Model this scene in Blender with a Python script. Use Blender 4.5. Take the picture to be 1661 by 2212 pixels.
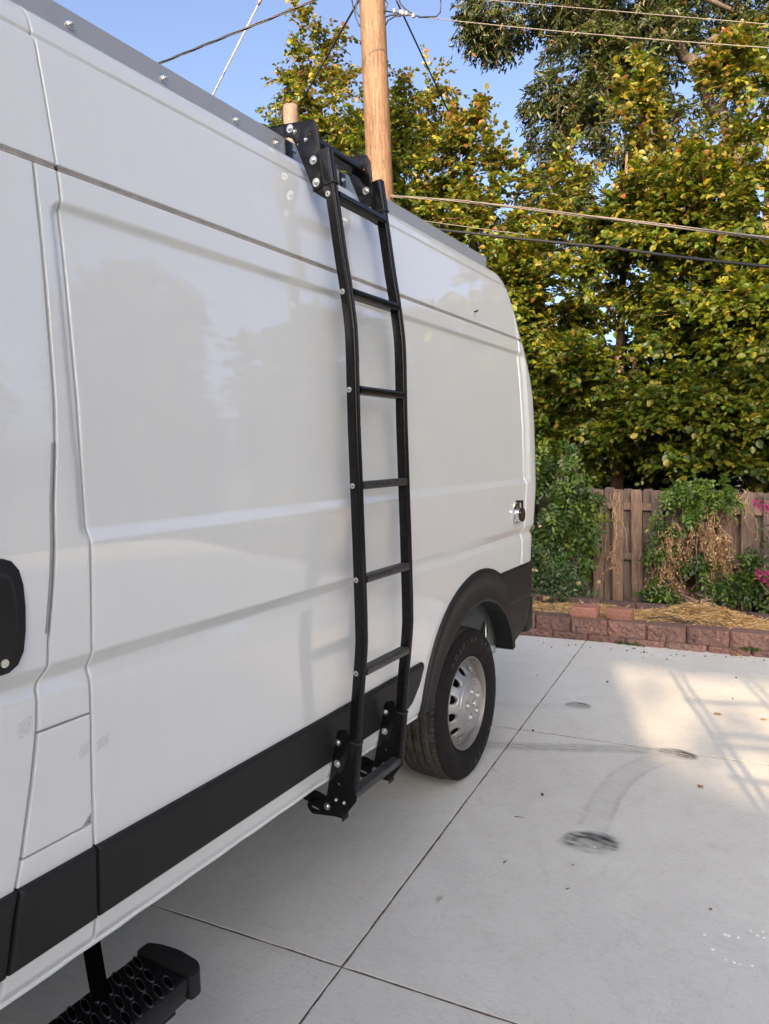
import bpy, bmesh, math, random
import numpy as np
from mathutils import Vector, Matrix
R=math.radians
random.seed(7); rng=np.random.default_rng(11)
for o in list(bpy.data.objects): bpy.data.objects.remove(o)
S=bpy.context.scene; COL=S.collection
# ---------------------------------------------------------------- camera
YAW,PIT,ROL=R(30.426),R(4.39),R(-1.504)
fw=Vector((-math.sin(YAW)*math.cos(PIT),math.cos(YAW)*math.cos(PIT),-math.sin(PIT)))
rt=Vector((math.cos(YAW),math.sin(YAW),0)); up=rt.cross(fw)
r2=rt*math.cos(ROL)+up*math.sin(ROL); u2=up*math.cos(ROL)-rt*math.sin(ROL)
cd=bpy.data.cameras.new('camera'); cam=bpy.data.objects.new('camera',cd); COL.objects.link(cam)
M=Matrix((r2,u2,-fw)).transposed().to_4x4(); M.translation=Vector((1.28,-3.097,1.566)); cam.matrix_world=M
cd.sensor_fit='VERTICAL'; cd.sensor_height=36; cd.lens=1545.075/2212*36; cd.clip_end=3000; cd.clip_start=.05
S.camera=cam; S.render.resolution_x=769; S.render.resolution_y=1024
# ---------------------------------------------------------------- world + sun
SEL,SAZ=R(20),math.atan2(.32,-.948)
w=bpy.data.worlds.new('World'); S.world=w; w.use_nodes=True
nt=w.node_tree; bg=nt.nodes['Background']; sk=nt.nodes.new('ShaderNodeTexSky'); sk.sky_type='NISHITA'
sk.sun_disc=False; sk.sun_elevation=SEL; sk.sun_rotation=SAZ; sk.air_density=.45; sk.dust_density=5.5; sk.ozone_density=.75
nt.links.new(sk.outputs[0],bg.inputs[0]); bg.inputs[1].default_value=.15
sl=bpy.data.lights.new('sun','SUN'); sl.energy=2.7; sl.angle=R(.55); sl.color=(1,.71,.43)
so=bpy.data.objects.new('sun',sl); COL.objects.link(so); so.location=(3,-6,8)
sd=Vector((math.sin(SAZ)*math.cos(SEL),math.cos(SAZ)*math.cos(SEL),math.sin(SEL)))
so.rotation_euler=sd.to_track_quat('Z','Y').to_euler()
S.view_settings.view_transform='Standard'; S.view_settings.look='None'; S.view_settings.exposure=1.85
S.view_settings.gamma=1; S.view_settings.use_curve_mapping=False
# ---------------------------------------------------------------- helpers
def link(o,parent=None):
    COL.objects.link(o)
    if parent is not None: o.parent=parent
    return o
def tag(o,label=None,cat=None,group=None,kind=None):
    if label: o['label']=label
    if cat: o['category']=cat
    if group: o['group']=group
    if kind: o['kind']=kind
    return o
def thing(name,label=None,cat=None,loc=(0,0,0),group=None,kind=None,parent=None,rz=0):
    o=bpy.data.objects.new(name,None); link(o,parent); o.location=loc; o.rotation_euler=(0,0,rz); o.empty_display_size=.1
    return tag(o,label,cat,group,kind)
def place(name,me,parent=None,loc=(0,0,0),rot=(0,0,0),sc=(1,1,1)):
    o=bpy.data.objects.new(name,me); link(o,parent); o.location=loc; o.rotation_euler=rot; o.scale=sc; return o
def mkmesh(name,V,F,mat,smooth=False,cols=None,flat=None):
    me=bpy.data.meshes.new(name); V=np.asarray(V,dtype=np.float32)
    if isinstance(F,np.ndarray):
        n,k=F.shape; me.vertices.add(len(V)); me.vertices.foreach_set('co',V.ravel()); me.loops.add(n*k)
        me.loops.foreach_set('vertex_index',F.ravel().astype(np.int32)); me.polygons.add(n)
        me.polygons.foreach_set('loop_start',np.arange(0,n*k,k,dtype=np.int32)); me.update(calc_edges=True)
    else: me.from_pydata([tuple(map(float,v)) for v in V],[],F); me.update()
    if smooth: me.polygons.foreach_set('use_smooth',np.ones(len(me.polygons),dtype=bool))
    if cols is not None:
        a=me.color_attributes.new('col','FLOAT_COLOR','POINT'); c=np.ones((len(V),4),dtype=np.float32); c[:,:cols.shape[1]]=cols; a.data.foreach_set('color',c.ravel())
    if mat: me.materials.append(mat)
    return me
def build(name,V,F,mat,parent=None,smooth=False,cols=None,**k): return place(name,mkmesh(name,V,F,mat,smooth,cols),parent,**k)
def bmfin(bm,name,mat,parent=None,smooth=False,angle=None,**k):
    bmesh.ops.recalc_face_normals(bm,faces=bm.faces)
    me=bpy.data.meshes.new(name); bm.to_mesh(me); bm.free(); me.materials.append(mat)
    if smooth or angle:
        me.polygons.foreach_set('use_smooth',np.ones(len(me.polygons),dtype=bool))
        if angle: me.set_sharp_from_angle(angle=R(angle))
    return place(name,me,parent,**k)
def addbox(bm,c,s,bev=0,rot=None,seg=1):
    m=Matrix.Translation(c)@(rot.to_4x4() if rot else Matrix.Identity(4))@Matrix.Diagonal((s[0],s[1],s[2],1))
    r=bmesh.ops.create_cube(bm,size=1,matrix=m)
    if bev: bmesh.ops.bevel(bm,geom=list({e for v in r['verts'] for e in v.link_edges}),offset=bev,segments=seg,affect='EDGES',profile=.5)
def box(name,c,s,mat,parent=None,bev=0,seg=1,rot=None):
    bm=bmesh.new(); addbox(bm,c,s,bev,rot,seg); return bmfin(bm,name,mat,parent,angle=40)
def addcyl(bm,a,b,r0,r1=None,n=12,caps=True):
    a=Vector(a);b=Vector(b);r1=r0 if r1 is None else r1; d=b-a
    m=Matrix.Translation((a+b)/2)@d.to_track_quat('Z','Y').to_matrix().to_4x4()
    bmesh.ops.create_cone(bm,cap_ends=caps,segments=n,radius1=r0,radius2=r1,depth=d.length,matrix=m)
def cyl(name,a,b,r,mat,parent=None,r1=None,n=12):
    bm=bmesh.new(); addcyl(bm,a,b,r,r1,n); return bmfin(bm,name,mat,parent,angle=40)
def tube(pts,rad,n=8,caps=True):
    """polyline tube -> V,F"""
    P=[Vector(p) for p in pts]; V=[];F=[]; t=None; prev=None
    rad=rad if hasattr(rad,'__len__') else [rad]*len(P)
    for i,p in enumerate(P):
        d=(P[min(i+1,len(P)-1)]-P[max(i-1,0)]).normalized()
        if prev is None: a=d.orthogonal().normalized()
        else: a=(prev-d*prev.dot(d)).normalized()
        prev=a; b=d.cross(a)
        for k in range(n):
            an=2*math.pi*k/n; V.append(p+(a*math.cos(an)+b*math.sin(an))*rad[i])
    for i in range(len(P)-1):
        for k in range(n): F.append((i*n+k,i*n+(k+1)%n,(i+1)*n+(k+1)%n,(i+1)*n+k))
    if caps: F.append(tuple(range(n))[::-1]); F.append(tuple(range((len(P)-1)*n,len(P)*n)))
    return V,F
def merge(L):
    V=[];F=[]
    for v,f in L:
        o=len(V); V+=list(v); F+=[tuple(i+o for i in q) for q in f]
    return V,F
def prism(name,poly,y0,y1,mat,parent=None,holes=(),bev=.0012,plane='xz'):
    """plate from polygon (a,b) extruded between y0,y1 (plane xz) or x0,x1 (plane yz)"""
    bm=bmesh.new(); es=[]
    def P(a,b,c): return (a,c,b) if plane=='xz' else (c,a,b)
    for loop in [poly]+list(holes):
        vs=[bm.verts.new(P(a,b,y0)) for a,b in loop]
        for i in range(len(vs)): es.append(bm.edges.new((vs[i],vs[(i+1)%len(vs)])))
    if holes: bmesh.ops.triangle_fill(bm,use_beauty=True,use_dissolve=False,edges=es)
    else: bm.faces.new(bm.verts[:])
    r=bmesh.ops.extrude_face_region(bm,geom=bm.faces[:])
    d=Vector(P(0,0,y1-y0)); bmesh.ops.translate(bm,vec=d,verts=[v for v in r['geom'] if isinstance(v,bmesh.types.BMVert)])
    if bev:
        bmesh.ops.recalc_face_normals(bm,faces=bm.faces)
        ed=[e for e in bm.edges if len(e.link_faces)==2 and e.calc_face_angle(0)>R(50)]
        bmesh.ops.bevel(bm,geom=ed,offset=bev,segments=2,affect='EDGES',profile=.5)
    return bmfin(bm,name,mat,parent,angle=35)
def rpoly(pts,r=.01,n=4):
    """round polygon corners"""
    out=[];N=len(pts)
    for i in range(N):
        p=Vector(pts[i]);a=Vector(pts[i-1])-p;b=Vector(pts[(i+1)%N])-p
        k=min(r,a.length*.45,b.length*.45); A=p+a.normalized()*k;B=p+b.normalized()*k
        for j in range(n+1):
            t=j/n; q=A*(1-t)**2+p*2*t*(1-t)+B*t*t; out.append((q.x,q.y))
    return out
def circ(cx,cy,r,n=14,ry=None): return [(cx+r*math.cos(2*math.pi*i/n),cy+(ry or r)*math.sin(2*math.pi*i/n)) for i in range(n)]
# ---------------------------------------------------------------- materials
class NT:
    def __init__(s,name):
        s.m=bpy.data.materials.new(name); s.m.use_nodes=True; s.t=s.m.node_tree; s.b=s.t.nodes['Principled BSDF']; s.out=s.t.nodes['Material Output']
    def n(s,t,**k):
        x=s.t.nodes.new(t)
        for a,v in k.items():
            if a in ('operation','data_type','blend_type','noise_dimensions','feature','distance','attribute_name','wave_type','bands_direction','wave_profile','object_space','interpolation_type'): setattr(x,a,v)
            else: x.inputs[a.replace('_',' ')].default_value=v
        return x
    def l(s,a,b): s.t.links.new(a,b)
    def set(s,**k):
        for a,v in k.items():
            i=s.b.inputs[a.replace('_',' ')]
            i.default_value=(*v,1) if isinstance(v,tuple) and len(v)==3 else v
        return s
    def coord(s,scale=(1,1,1),kind='Object',loc=(0,0,0)):
        c=s.n('ShaderNodeTexCoord'); m=s.n('ShaderNodeMapping'); m.inputs['Scale'].default_value=scale; m.inputs['Location'].default_value=loc
        s.l(c.outputs[kind],m.inputs[0]); return m.outputs[0]
    def noise(s,vec,scale,detail=4,rough=.55,dist=0):
        x=s.n('ShaderNodeTexNoise',Scale=scale,Detail=detail,Roughness=rough,Distortion=dist)
        if vec is not None: s.l(vec,x.inputs['Vector'])
        return x.outputs['Fac']
    def ramp(s,f,stops):
        r=s.n('ShaderNodeValToRGB'); e=r.color_ramp.elements
        while len(e)<len(stops): e.new(.5)
        for q,(p,c) in zip(e,stops): q.position=p; q.color=(*c,1) if hasattr(c,'__len__') else (c,c,c,1)
        s.l(f,r.inputs[0]); return r.outputs[0]
    def mix(s,f,a,b,mode='MIX'):
        x=s.t.nodes.new('ShaderNodeMix'); x.data_type='RGBA'; x.blend_type=mode
        for sock,v in ((x.inputs[0],f),(x.inputs[6],a),(x.inputs[7],b)):
            if isinstance(v,bpy.types.NodeSocket): s.l(v,sock)
            else: sock.default_value=v if not hasattr(v,'__len__') else (*v,1)
        return x.outputs[2]
    def math(s,op,a,b=0):
        x=s.t.nodes.new('ShaderNodeMath'); x.operation=op
        for sock,v in ((x.inputs[0],a),(x.inputs[1],b)):
            if isinstance(v,bpy.types.NodeSocket): s.l(v,sock)
            else: sock.default_value=v
        return x.outputs[0]
    def col(s,c): s.l(c,s.b.inputs['Base Color'])
    def bump(s,h,strength=.3,dist=.002):
        x=s.n('ShaderNodeBump'); x.inputs['Strength'].default_value=strength; x.inputs['Distance'].default_value=dist; s.l(h,x.inputs['Height']); s.l(x.outputs[0],s.b.inputs['Normal'])
def simple(name,c,rough=.5,metal=0,coat=0,spec=.5,nz=0,scale=60,bump=0):
    t=NT(name); t.set(Base_Color=c,Roughness=rough,Metallic=metal,Coat_Weight=coat,Coat_Roughness=.04); t.b.inputs['Specular IOR Level'].default_value=spec
    if nz:
        f=t.noise(t.coord(),scale); t.col(t.mix(f,tuple(x*(1-nz) for x in c),tuple(min(1,x*(1+nz)) for x in c)))
        t.l(t.math('ADD',t.math('MULTIPLY',f,.25),rough-.12),t.b.inputs['Roughness'])
        if bump: t.bump(f,bump)
    return t.m
# white paint with very faint dust lower down and slight waviness of the clear coat
t=NT('white_paint'); v=t.coord()
d=t.noise(t.coord((3,3,.7)),9,5); d2=t.noise(v,220,2)
t.col(t.mix(t.ramp(d,[(.4,0),(.85,.16)]),(.63,.65,.642),(.55,.555,.535)))
t.set(Roughness=.5,Coat_Weight=1.0,Coat_Roughness=.015,Coat_IOR=1.8); t.b.inputs['Specular IOR Level'].default_value=.2

M_paint=t.m
# black moulded plastic
t=NT('black_plastic'); f=t.noise(t.coord(),14,5); g=t.noise(t.coord(),900,1)
t.col(t.mix(f,(.008,.008,.0085),(.015,.015,.015))); t.l(t.math('ADD',t.math('MULTIPLY',f,.2),.42),t.b.inputs['Roughness']); t.b.inputs['Specular IOR Level'].default_value=.32; t.bump(g,.12,.0006); M_plastic=t.m
t=NT('black_powdercoat'); f=t.noise(t.coord(),260,2); f2=t.noise(t.coord(),12,4)
t.col(t.mix(f2,(.004,.004,.005),(.009,.009,.010))); t.set(Roughness=.15); t.b.inputs['Specular IOR Level'].default_value=.25; t.bump(f,.06,.0006); M_black=t.m
t=NT('tread_black'); f=t.noise(t.coord((6,1,6)),60,6,.7); t.col(t.ramp(f,[(.42,(.008,.008,.009)),(.58,(.05,.052,.055)),(.72,(.20,.205,.21))])); t.set(Roughness=.35); M_worn=t.m
M_gap=simple('gap_dark',(.02,.02,.022),.8)
M_zinc=simple('zinc_bolt',(.62,.62,.60),.28,1,nz=.12,scale=300)
M_washer=simple('washer_steel',(.55,.55,.53),.38,1,nz=.1,scale=300)
M_chrome=simple('chrome',(.72,.72,.73),.07,1)
M_alu=simple('grey_anodised_rail',(.33,.345,.365),.45,.25,nz=.06,scale=20)
M_liner=simple('wheelhouse_metal',(.20,.225,.24),.55,nz=.35,scale=9)
M_under=simple('underbody_black',(.014,.014,.014),.8,nz=.3,scale=8)
M_red=simple('tail_lamp_red',(.16,.008,.01),.15,coat=.8)
M_glass=simple('dark_glass',(.012,.014,.016),.05,spec=.8)
t=NT('tyre_rubber'); f=t.noise(t.coord(),25,6,.65); f2=t.noise(t.coord((1,6,6)),8,3)
t.col(t.mix(t.ramp(f,[(.4,0),(.75,1)]),(.006,.0055,.0055),(.014,.0125,.011))); t.set(Roughness=.78); t.b.inputs['Specular IOR Level'].default_value=.25; t.bump(t.noise(t.coord(),500,2),.25,.0006); M_tyre=t.m
t=NT('tread_rubber'); f=t.noise(t.coord(),18,6,.7); t.col(t.mix(t.ramp(f,[(.35,0),(.7,1)]),(.016,.015,.014),(.070,.064,.055))); t.set(Roughness=.85); M_tread=t.m
t=NT('wheel_silver'); f=t.noise(t.coord(),10,4); t.col(t.mix(f,(.29,.29,.295),(.39,.39,.39))); t.set(Metallic=.55,Roughness=.36); M_rim=t.m
t=NT('rim_dusty'); f=t.noise(t.coord(),7,4); t.col(t.mix(f,(.20,.192,.18),(.30,.29,.28))); t.set(Metallic=.5,Roughness=.45); M_rim2=t.m
# concrete : light broom-finished
t=NT('concrete'); v=t.coord(kind='Object'); gb=t.n('ShaderNodeNewGeometry'); 
def wmap(t,sc,rot=0):
    m=t.n('ShaderNodeMapping'); m.inputs['Scale'].default_value=sc; m.inputs['Rotation'].default_value=(0,0,rot); t.l(gb.outputs['Position'],m.inputs[0]); return m.outputs[0]
big=t.noise(wmap(t,(1,1,1)),1.1,5,.6); mid=t.noise(wmap(t,(1,1,1)),6,6,.65); br=t.noise(wmap(t,(3.0,60,1),R(4)),3,5,.7); br2=t.noise(wmap(t,(9,240,1),R(4)),2,3,.7)
sp=t.noise(wmap(t,(1,1,1)),420,2,.6); pit=t.noise(wmap(t,(1,1,1)),150,2,.5)
c=t.mix(t.ramp(big,[(.3,0),(.7,1)]),(.55,.56,.50),(.68,.69,.625)); c=t.mix(t.ramp(mid,[(.35,0),(.7,.55)]),c,(.54,.525,.47))
c=t.mix(t.math('MULTIPLY',t.ramp(br,[(.38,0),(.66,1)]),.5),c,(.68,.67,.65)); c=t.mix(t.math('MULTIPLY',t.ramp(br2,[(.48,0),(.68,1)]),.34),c,(.30,.295,.285))
c=t.mix(t.math('MULTIPLY',t.ramp(sp,[(.62,0),(.74,1)]),.35),c,(.22,.20,.18)); c=t.mix(t.ramp(pit,[(.70,0),(.76,.7)]),c,(.12,.105,.09))
t.col(c); t.set(Roughness=.82); crk=t.noise(wmap(t,(1,1,1)),2.2,6,.72,1.2); c=t.mix(t.math('MULTIPLY',t.ramp(crk,[(.488,0),(.5,1),(.512,0)]),.16),c,(.25,.23,.2)); blt=t.noise(wmap(t,(1,1,1)),23,4,.7); c=t.mix(t.math('MULTIPLY',t.ramp(blt,[(.58,0),(.75,1)]),.30),c,(.36,.33,.28)); t.col(c)
t.bump(t.math('ADD',t.math('ADD',t.math('MULTIPLY',br2,.6),t.math('MULTIPLY',sp,.5)),t.math('MULTIPLY',br,.5)),.6,.0018); M_conc=t.m
t=NT('joint_dirt'); f=t.noise(t.coord(),45,5,.7); t.col(t.ramp(f,[(.3,(.04,.030,.024)),(.52,(.13,.10,.075)),(.75,(.30,.26,.21))])); t.set(Roughness=1); M_joint=t.m
t=NT('bare_soil'); f=t.noise(t.coord(),3,6,.7); t.col(t.ramp(f,[(.3,(.03,.024,.016)),(.7,(.09,.07,.045))])); t.set(Roughness=1); M_soil=t.m
t=NT('straw_littered_soil'); f=t.noise(t.coord(),40,5,.7); t.col(t.ramp(f,[(.35,(.06,.035,.018)),(.65,(.42,.27,.12))])); t.set(Roughness=1); M_bed=t.m
t=NT('rough_grass_ground'); f=t.noise(t.coord(),.6,6,.7); t.col(t.ramp(f,[(.3,(.03,.04,.016)),(.7,(.08,.085,.035))])); t.set(Roughness=1); M_field=t.m
def attrmat(name,rough=.6,trans=0,mul=1,spec=.3,nz=.15,nscale=30):
    t=NT(name); a=t.n('ShaderNodeAttribute',attribute_name='col'); f=t.noise(t.coord(),nscale,3)
    c=t.mix(f,a.outputs['Color'],(0,0,0)) if 0 else a.outputs['Color']
    m=t.mix(1.0,c,t.ramp(f,[(.2,(1-nz,)*3),(.8,(1,1,1))]),'MULTIPLY')
    t.col(m); t.set(Roughness=rough); t.b.inputs['Specular IOR Level'].default_value=spec
    if trans:
        tr=t.n('ShaderNodeBsdfTranslucent'); mx=t.n('ShaderNodeMixShader'); mx.inputs[0].default_value=trans
        g=t.mix(1.0,m,(1.25,1.35,.55),'MULTIPLY'); t.l(g,tr.inputs[0]); t.l(t.b.outputs[0],mx.inputs[1]); t.l(tr.outputs[0],mx.inputs[2]); t.l(mx.outputs[0],t.out.inputs[0])
    return t.m
M_leaf=attrmat('leaf',.40,.33,spec=.5); M_dry=attrmat('dry_leaf',.8,.15); M_straw=attrmat('straw',.85,.1); M_petal=attrmat('petal',.6,.3)
def woodmat(name,c0,c1,c2,sc=(14,14,1.1),knots=True,rough=.75,rnd=True):
    t=NT(name); oi=t.n('ShaderNodeObjectInfo'); cb=t.n('ShaderNodeTexCoord'); vm=t.n('ShaderNodeVectorMath',operation='MULTIPLY_ADD'); vm.inputs[1].default_value=(1,1,1)
    t.l(cb.outputs['Object'],vm.inputs[0]); cx=t.n('ShaderNodeCombineXYZ'); k=t.math('MULTIPLY',oi.outputs['Random'],37.0)
    for i in range(3): t.l(k,cx.inputs[i])
    t.l(cx.outputs[0],vm.inputs[2]); m=t.n('ShaderNodeMapping'); m.inputs['Scale'].default_value=sc; t.l(vm.outputs[0],m.inputs[0]); v=m.outputs[0]
    g=t.noise(v,4,7,.68,.6); fine=t.noise(v,26,4,.7,.3); blot=t.noise(vm.outputs[0],2.5,5,.6)
    c=t.ramp(g,[(.3,c0),(.5,c1),(.72,c2)]); c=t.mix(t.math('MULTIPLY',t.ramp(fine,[(.45,0),(.7,1)]),.55),c,tuple(x*.35 for x in c0)); c=t.mix(t.ramp(blot,[(.5,0),(.8,.45)]),c,tuple(x*.6 for x in c1))
    if not rnd:
        ck=t.noise(v,3.0,3,.5,.25); c=t.mix(t.math('MULTIPLY',t.ramp(ck,[(.485,0),(.497,1),(.503,1),(.515,0)]),.75),c,tuple(x*.3 for x in c0)); kn=t.n('ShaderNodeTexVoronoi'); kn.inputs['Scale'].default_value=2.6; km=t.n('ShaderNodeMapping'); km.inputs['Scale'].default_value=(1,1,1.8); t.l(vm.outputs[0],km.inputs[0]); t.l(km.outputs[0],kn.inputs['Vector']); c=t.mix(t.math('MULTIPLY',t.ramp(kn.outputs['Distance'],[(.05,1),(.13,0)]),.65),c,tuple(x*.55 for x in c0))
    if rnd: 
        h=t.n('ShaderNodeHueSaturation'); t.l(t.math('ADD',t.math('MULTIPLY',oi.outputs['Random'],.55),.72),h.inputs['Value']); t.l(t.math('ADD',t.math('MULTIPLY',oi.outputs['Random'],.35),.75),h.inputs['Saturation']); t.l(c,h.inputs['Color']); c=h.outputs[0]
    t.col(c); t.set(Roughness=rough); t.bump(t.math('ADD',g,fine),.5,.004); return t.m
M_fence=woodmat('fence_wood',(.07,.043,.031),(.155,.10,.073),(.25,.175,.135))
M_pole=woodmat('fresh_pole_wood',(.065,.034,.016),(.17,.098,.052),(.245,.16,.092),sc=(9,9,.7),rnd=False)
M_oldpole=woodmat('weathered_pole_wood',(.06,.045,.034),(.16,.115,.085),(.25,.19,.14),sc=(12,12,.8),rnd=False)
M_bark=woodmat('bark',(.028,.021,.016),(.070,.052,.038),(.13,.10,.072),sc=(5,5,1.2),rnd=False)
M_bark2=woodmat('thin_bark',(.14,.085,.05),(.26,.17,.11),(.36,.25,.17),sc=(9,9,2),rnd=False)
def blockmat(name,a,b,cc,rnd=.25):
    t=NT(name); oi=t.n('ShaderNodeObjectInfo'); v=t.n('ShaderNodeNewGeometry').outputs['Position']
    m=t.n('ShaderNodeMapping'); t.l(v,m.inputs[0]); v=m.outputs[0]
    f=t.noise(v,5,5,.6); g=t.noise(v,60,4,.7); h=t.noise(v,170,2,.6); vo=t.n('ShaderNodeTexVoronoi'); vo.inputs['Scale'].default_value=140; t.l(v,vo.inputs['Vector'])
    c=t.mix(t.ramp(f,[(.3,0),(.7,1)]),a,b); c=t.mix(t.math('MULTIPLY',t.ramp(g,[(.45,0),(.65,1)]),.85),c,cc); c=t.mix(t.math('MULTIPLY',t.ramp(h,[(.6,0),(.72,1)]),.55),c,(.42,.33,.27)); c=t.mix(t.math('MULTIPLY',t.ramp(vo.outputs['Distance'],[(.0,1),(.25,0)]),.25),c,(.05,.035,.03))
    hs=t.n('ShaderNodeHueSaturation'); t.l(t.math('ADD',t.math('MULTIPLY',oi.outputs['Random'],rnd*2),1-rnd),hs.inputs['Value']); t.l(c,hs.inputs['Color'])
    t.col(hs.outputs[0]); t.set(Roughness=.93); t.bump(t.math('ADD',g,h),.7,.005); return t.m
M_block=blockmat('retaining_block',(.27,.135,.105),(.165,.105,.09),(.07,.048,.04))
M_brick=blockmat('red_paver',(.36,.165,.115),(.29,.14,.10),(.17,.085,.06),.1)
M_darkblock=blockmat('dark_edging',(.10,.06,.055),(.14,.08,.07),(.05,.035,.03))
M_cable=simple('black_cable',(.012,.012,.013),.5); M_steel=simple('steel_strand',(.17,.15,.13),.6,.1); M_guy=simple('guy_rod',(.24,.22,.20),.6)
M_brass=simple('connector',(.45,.42,.38),.35,.8)
M_siding=simple('pale_siding',(.45,.44,.42),.7,nz=.08,scale=3); M_roof=simple('grey_shingle',(.20,.22,.25),.9,nz=.4,scale=12); M_brickwall=simple('house_brick',(.28,.14,.10),.85,nz=.3,scale=14)
M_whitetrim=simple('white_trim',(.7,.7,.68),.5)
# ================================================================ VAN
van=thing('van','white high-roof panel van with black side mouldings and a black ladder bolted to its side','van',(0,0,0))
PT=np.array([(.40,-.095),(.48,-.080),(.500,-.076),(.512,-.070),(.525,-.064),(.57,-.056),(.73,-.047),(.90,-.040),(1.05,-.030),(1.105,-.0285),(1.120,-.034),(1.134,-.039),(1.170,-.0155),(1.20,-.0135),(1.30,-.006),(1.39,-.0005),(1.402,.0),(1.42,-.0004),(1.50,-.0022),(1.70,-.0048),(1.90,-.0150),(2.0,-.0215),(2.10,-.031),(2.155,-.036),(2.30,-.0590),(2.42,-.0815),(2.438,-.0860),(2.443,-.0915),(2.448,-.0915),(2.48,-.101),(2.50,-.113),(2.515,-.130),(2.524,-.152),(2.529,-.20),(2.531,-.30)])
zz=np.arange(.40,2.531,.001); xx=np.interp(zz,PT[:,0],PT[:,1]); kk=np.exp(-.5*(np.arange(-9,10)/2.)**2); kk/=kk.sum()
xs=np.convolve(np.pad(xx,9,mode='edge'),kk,'valid')
def sst(a,b,x): t=np.clip((x-a)/(b-a),0,1); return t*t*(3-2*t)
def BX(y,z):
    y=np.asarray(y,float); z=np.asarray(z,float)
    x=np.interp(z,zz,xs)
    # recessed upper panel
    cy,cz=(-2.157+.655)/2,(1.406+2.102)/2; hy,hz=(.655+2.157)/2,(2.102-1.406)/2; rr=.035
    qy=np.abs(y-cy)-hy+rr; qz=np.abs(z-cz)-hz+rr
    sdf=np.hypot(np.maximum(qy,0),np.maximum(qz,0))+np.minimum(np.maximum(qy,qz),0)-rr
    wd=np.where(z<1.6,.028,.016)
    tt=np.clip(-sdf/wd,0,1); x=x-.0135*(.62*tt+.38*tt*tt*(3-2*tt))
    x=x-.0065*np.exp(-((z-2.443)/.0045)**2)-.0012*(z>2.443)
    # rear corner
    sh=np.interp(z,[.40,.55,.70,.82,1.9,2.03,2.1,2.18,2.3,2.39,2.46,2.53],[-.10,-.08,-.03,0,0,-.04,-.07,-.10,-.14,-.17,-.20,-.26])
    yc=.713+sh; Rc=.2; dd=np.clip(y-yc,0,Rc*.9999); x=x-(Rc-np.sqrt(Rc*Rc-dd*dd))
    # front end taper (out of view)
    df=np.clip(-3.6-y,0,None); x=x-.05*df*df
    return x
def dens(a,b,cents,coarse=.05,fine=.0035,near=.03):
    pts=[a]; s=1 if b>a else -1
    while pts[-1]<b-1e-9:
        d=min(abs(pts[-1]-c) for c in cents); 
        ahead=[c-pts[-1] for c in cents if c>pts[-1]]
        st=fine if d<near else min(coarse,fine+(d-near)*.6)
        if ahead and ahead[0]-near>0: st=min(st,max(fine,min(a_-near for a_ in ahead if a_-near>0) if any(a_-near>0 for a_ in ahead) else st))
        pts.append(min(b,pts[-1]+st))
    return np.array(pts)
ZF=[.505,1.12,1.15,1.42,2.093,2.162,2.443,2.505]
def panel(name,yL,yR,z0,z1,mat=None,off=0,parent=van,er=.004,lip=.014,ycent=(),zs=None,mask=None,zbot=None,ztop=None,smooth=True,coarse=.05):
    """body skin patch between curves yL(z), yR(z); edges rolled inwards"""
    mat=mat or M_paint
    fL=yL if callable(yL) else (lambda z:np.full_like(z,yL)); fR=yR if callable(yR) else (lambda z:np.full_like(z,yR))
    Z=dens(z0,z1,[c for c in ZF]+[z0,z1],coarse=.035) if zs is None else zs
    ym=(float(fL(np.array([z0]))[0]),float(fR(np.array([z1]))[0])); A,B=min(ym),max(ym)
    U=dens(A,B,list(ycent)+[A,B],coarse=coarse,fine=.004,near=.016); U=(U-A)/(B-A)
    e=np.array([0,.15,.4,1,2.2,4.5])*er
    L=B-A; u=np.unique(np.concatenate([e/L,U[(U>4.6*er/L)&(U<1-4.6*er/L)],1-e/L])); 
    H_=z1-z0; vz=(Z-z0)/H_; v=np.unique(np.concatenate([e/H_,vz[(vz>4.6*er/H_)&(vz<1-4.6*er/H_)],1-e/H_]))
    UU,VV=np.meshgrid(u,v); ZZ=z0+VV*H_; YY=fL(ZZ)*(1-UU)+fR(ZZ)*UU
    if zbot is not None or ztop is not None:
        zb=zbot(YY) if zbot is not None else z0; zt=ztop(YY) if ztop is not None else z1; ZZ=zb+VV*(zt-zb)
    XX=BX(YY,ZZ)+off
    d=np.minimum(np.minimum(UU*L,(1-UU)*L),np.minimum(VV*H_,(1-VV)*H_)); dd=np.clip(er-d,0,er); XX=XX-(er-np.sqrt(np.maximum(er*er-dd*dd,0)))
    ny,nx=UU.shape; V=np.stack([XX,YY,ZZ],-1).reshape(-1,3)
    idx=np.arange(ny*nx).reshape(ny,nx); F=np.stack([idx[:-1,:-1],idx[:-1,1:],idx[1:,1:],idx[1:,:-1]],-1).reshape(-1,4)
    # lip going inwards
    ring=np.concatenate([idx[0,:],idx[1:,-1],idx[-1,-2::-1],idx[-2:0:-1,0]]); n0=len(V); lipv=V[ring].copy(); lipv[:,0]-=lip
    V=np.concatenate([V,lipv]); m=len(ring); k=np.arange(m); F=np.concatenate([F,np.stack([ring,n0+k,n0+(k+1)%m,ring[(k+1)%m]],-1)])
    if mask is not None:
        c=V[F].mean(1); F=F[~mask(c[:,1],c[:,2])]
    return build(name,V,F,mat,parent,smooth)
arch=lambda y,z: (np.hypot(y-.010,z-.40)<.548)
GY=-2.129
yg=lambda z: np.interp(z,[.5,.70,.79,.924,1.04,1.12,1.16,1.213,1.338,1.488,1.607,1.70,2.04,2.16],[-2.352,-2.319,-2.297,-2.271,-2.255,-2.250,-2.232,-2.230,-2.217,-2.207,-2.194,-2.189,-2.183,-2.181])
side=panel('side_panel',GY+.0025,.5840,.502,2.1635,ycent=(-2.14,.655),mask=arch,coarse=.04)
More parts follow.
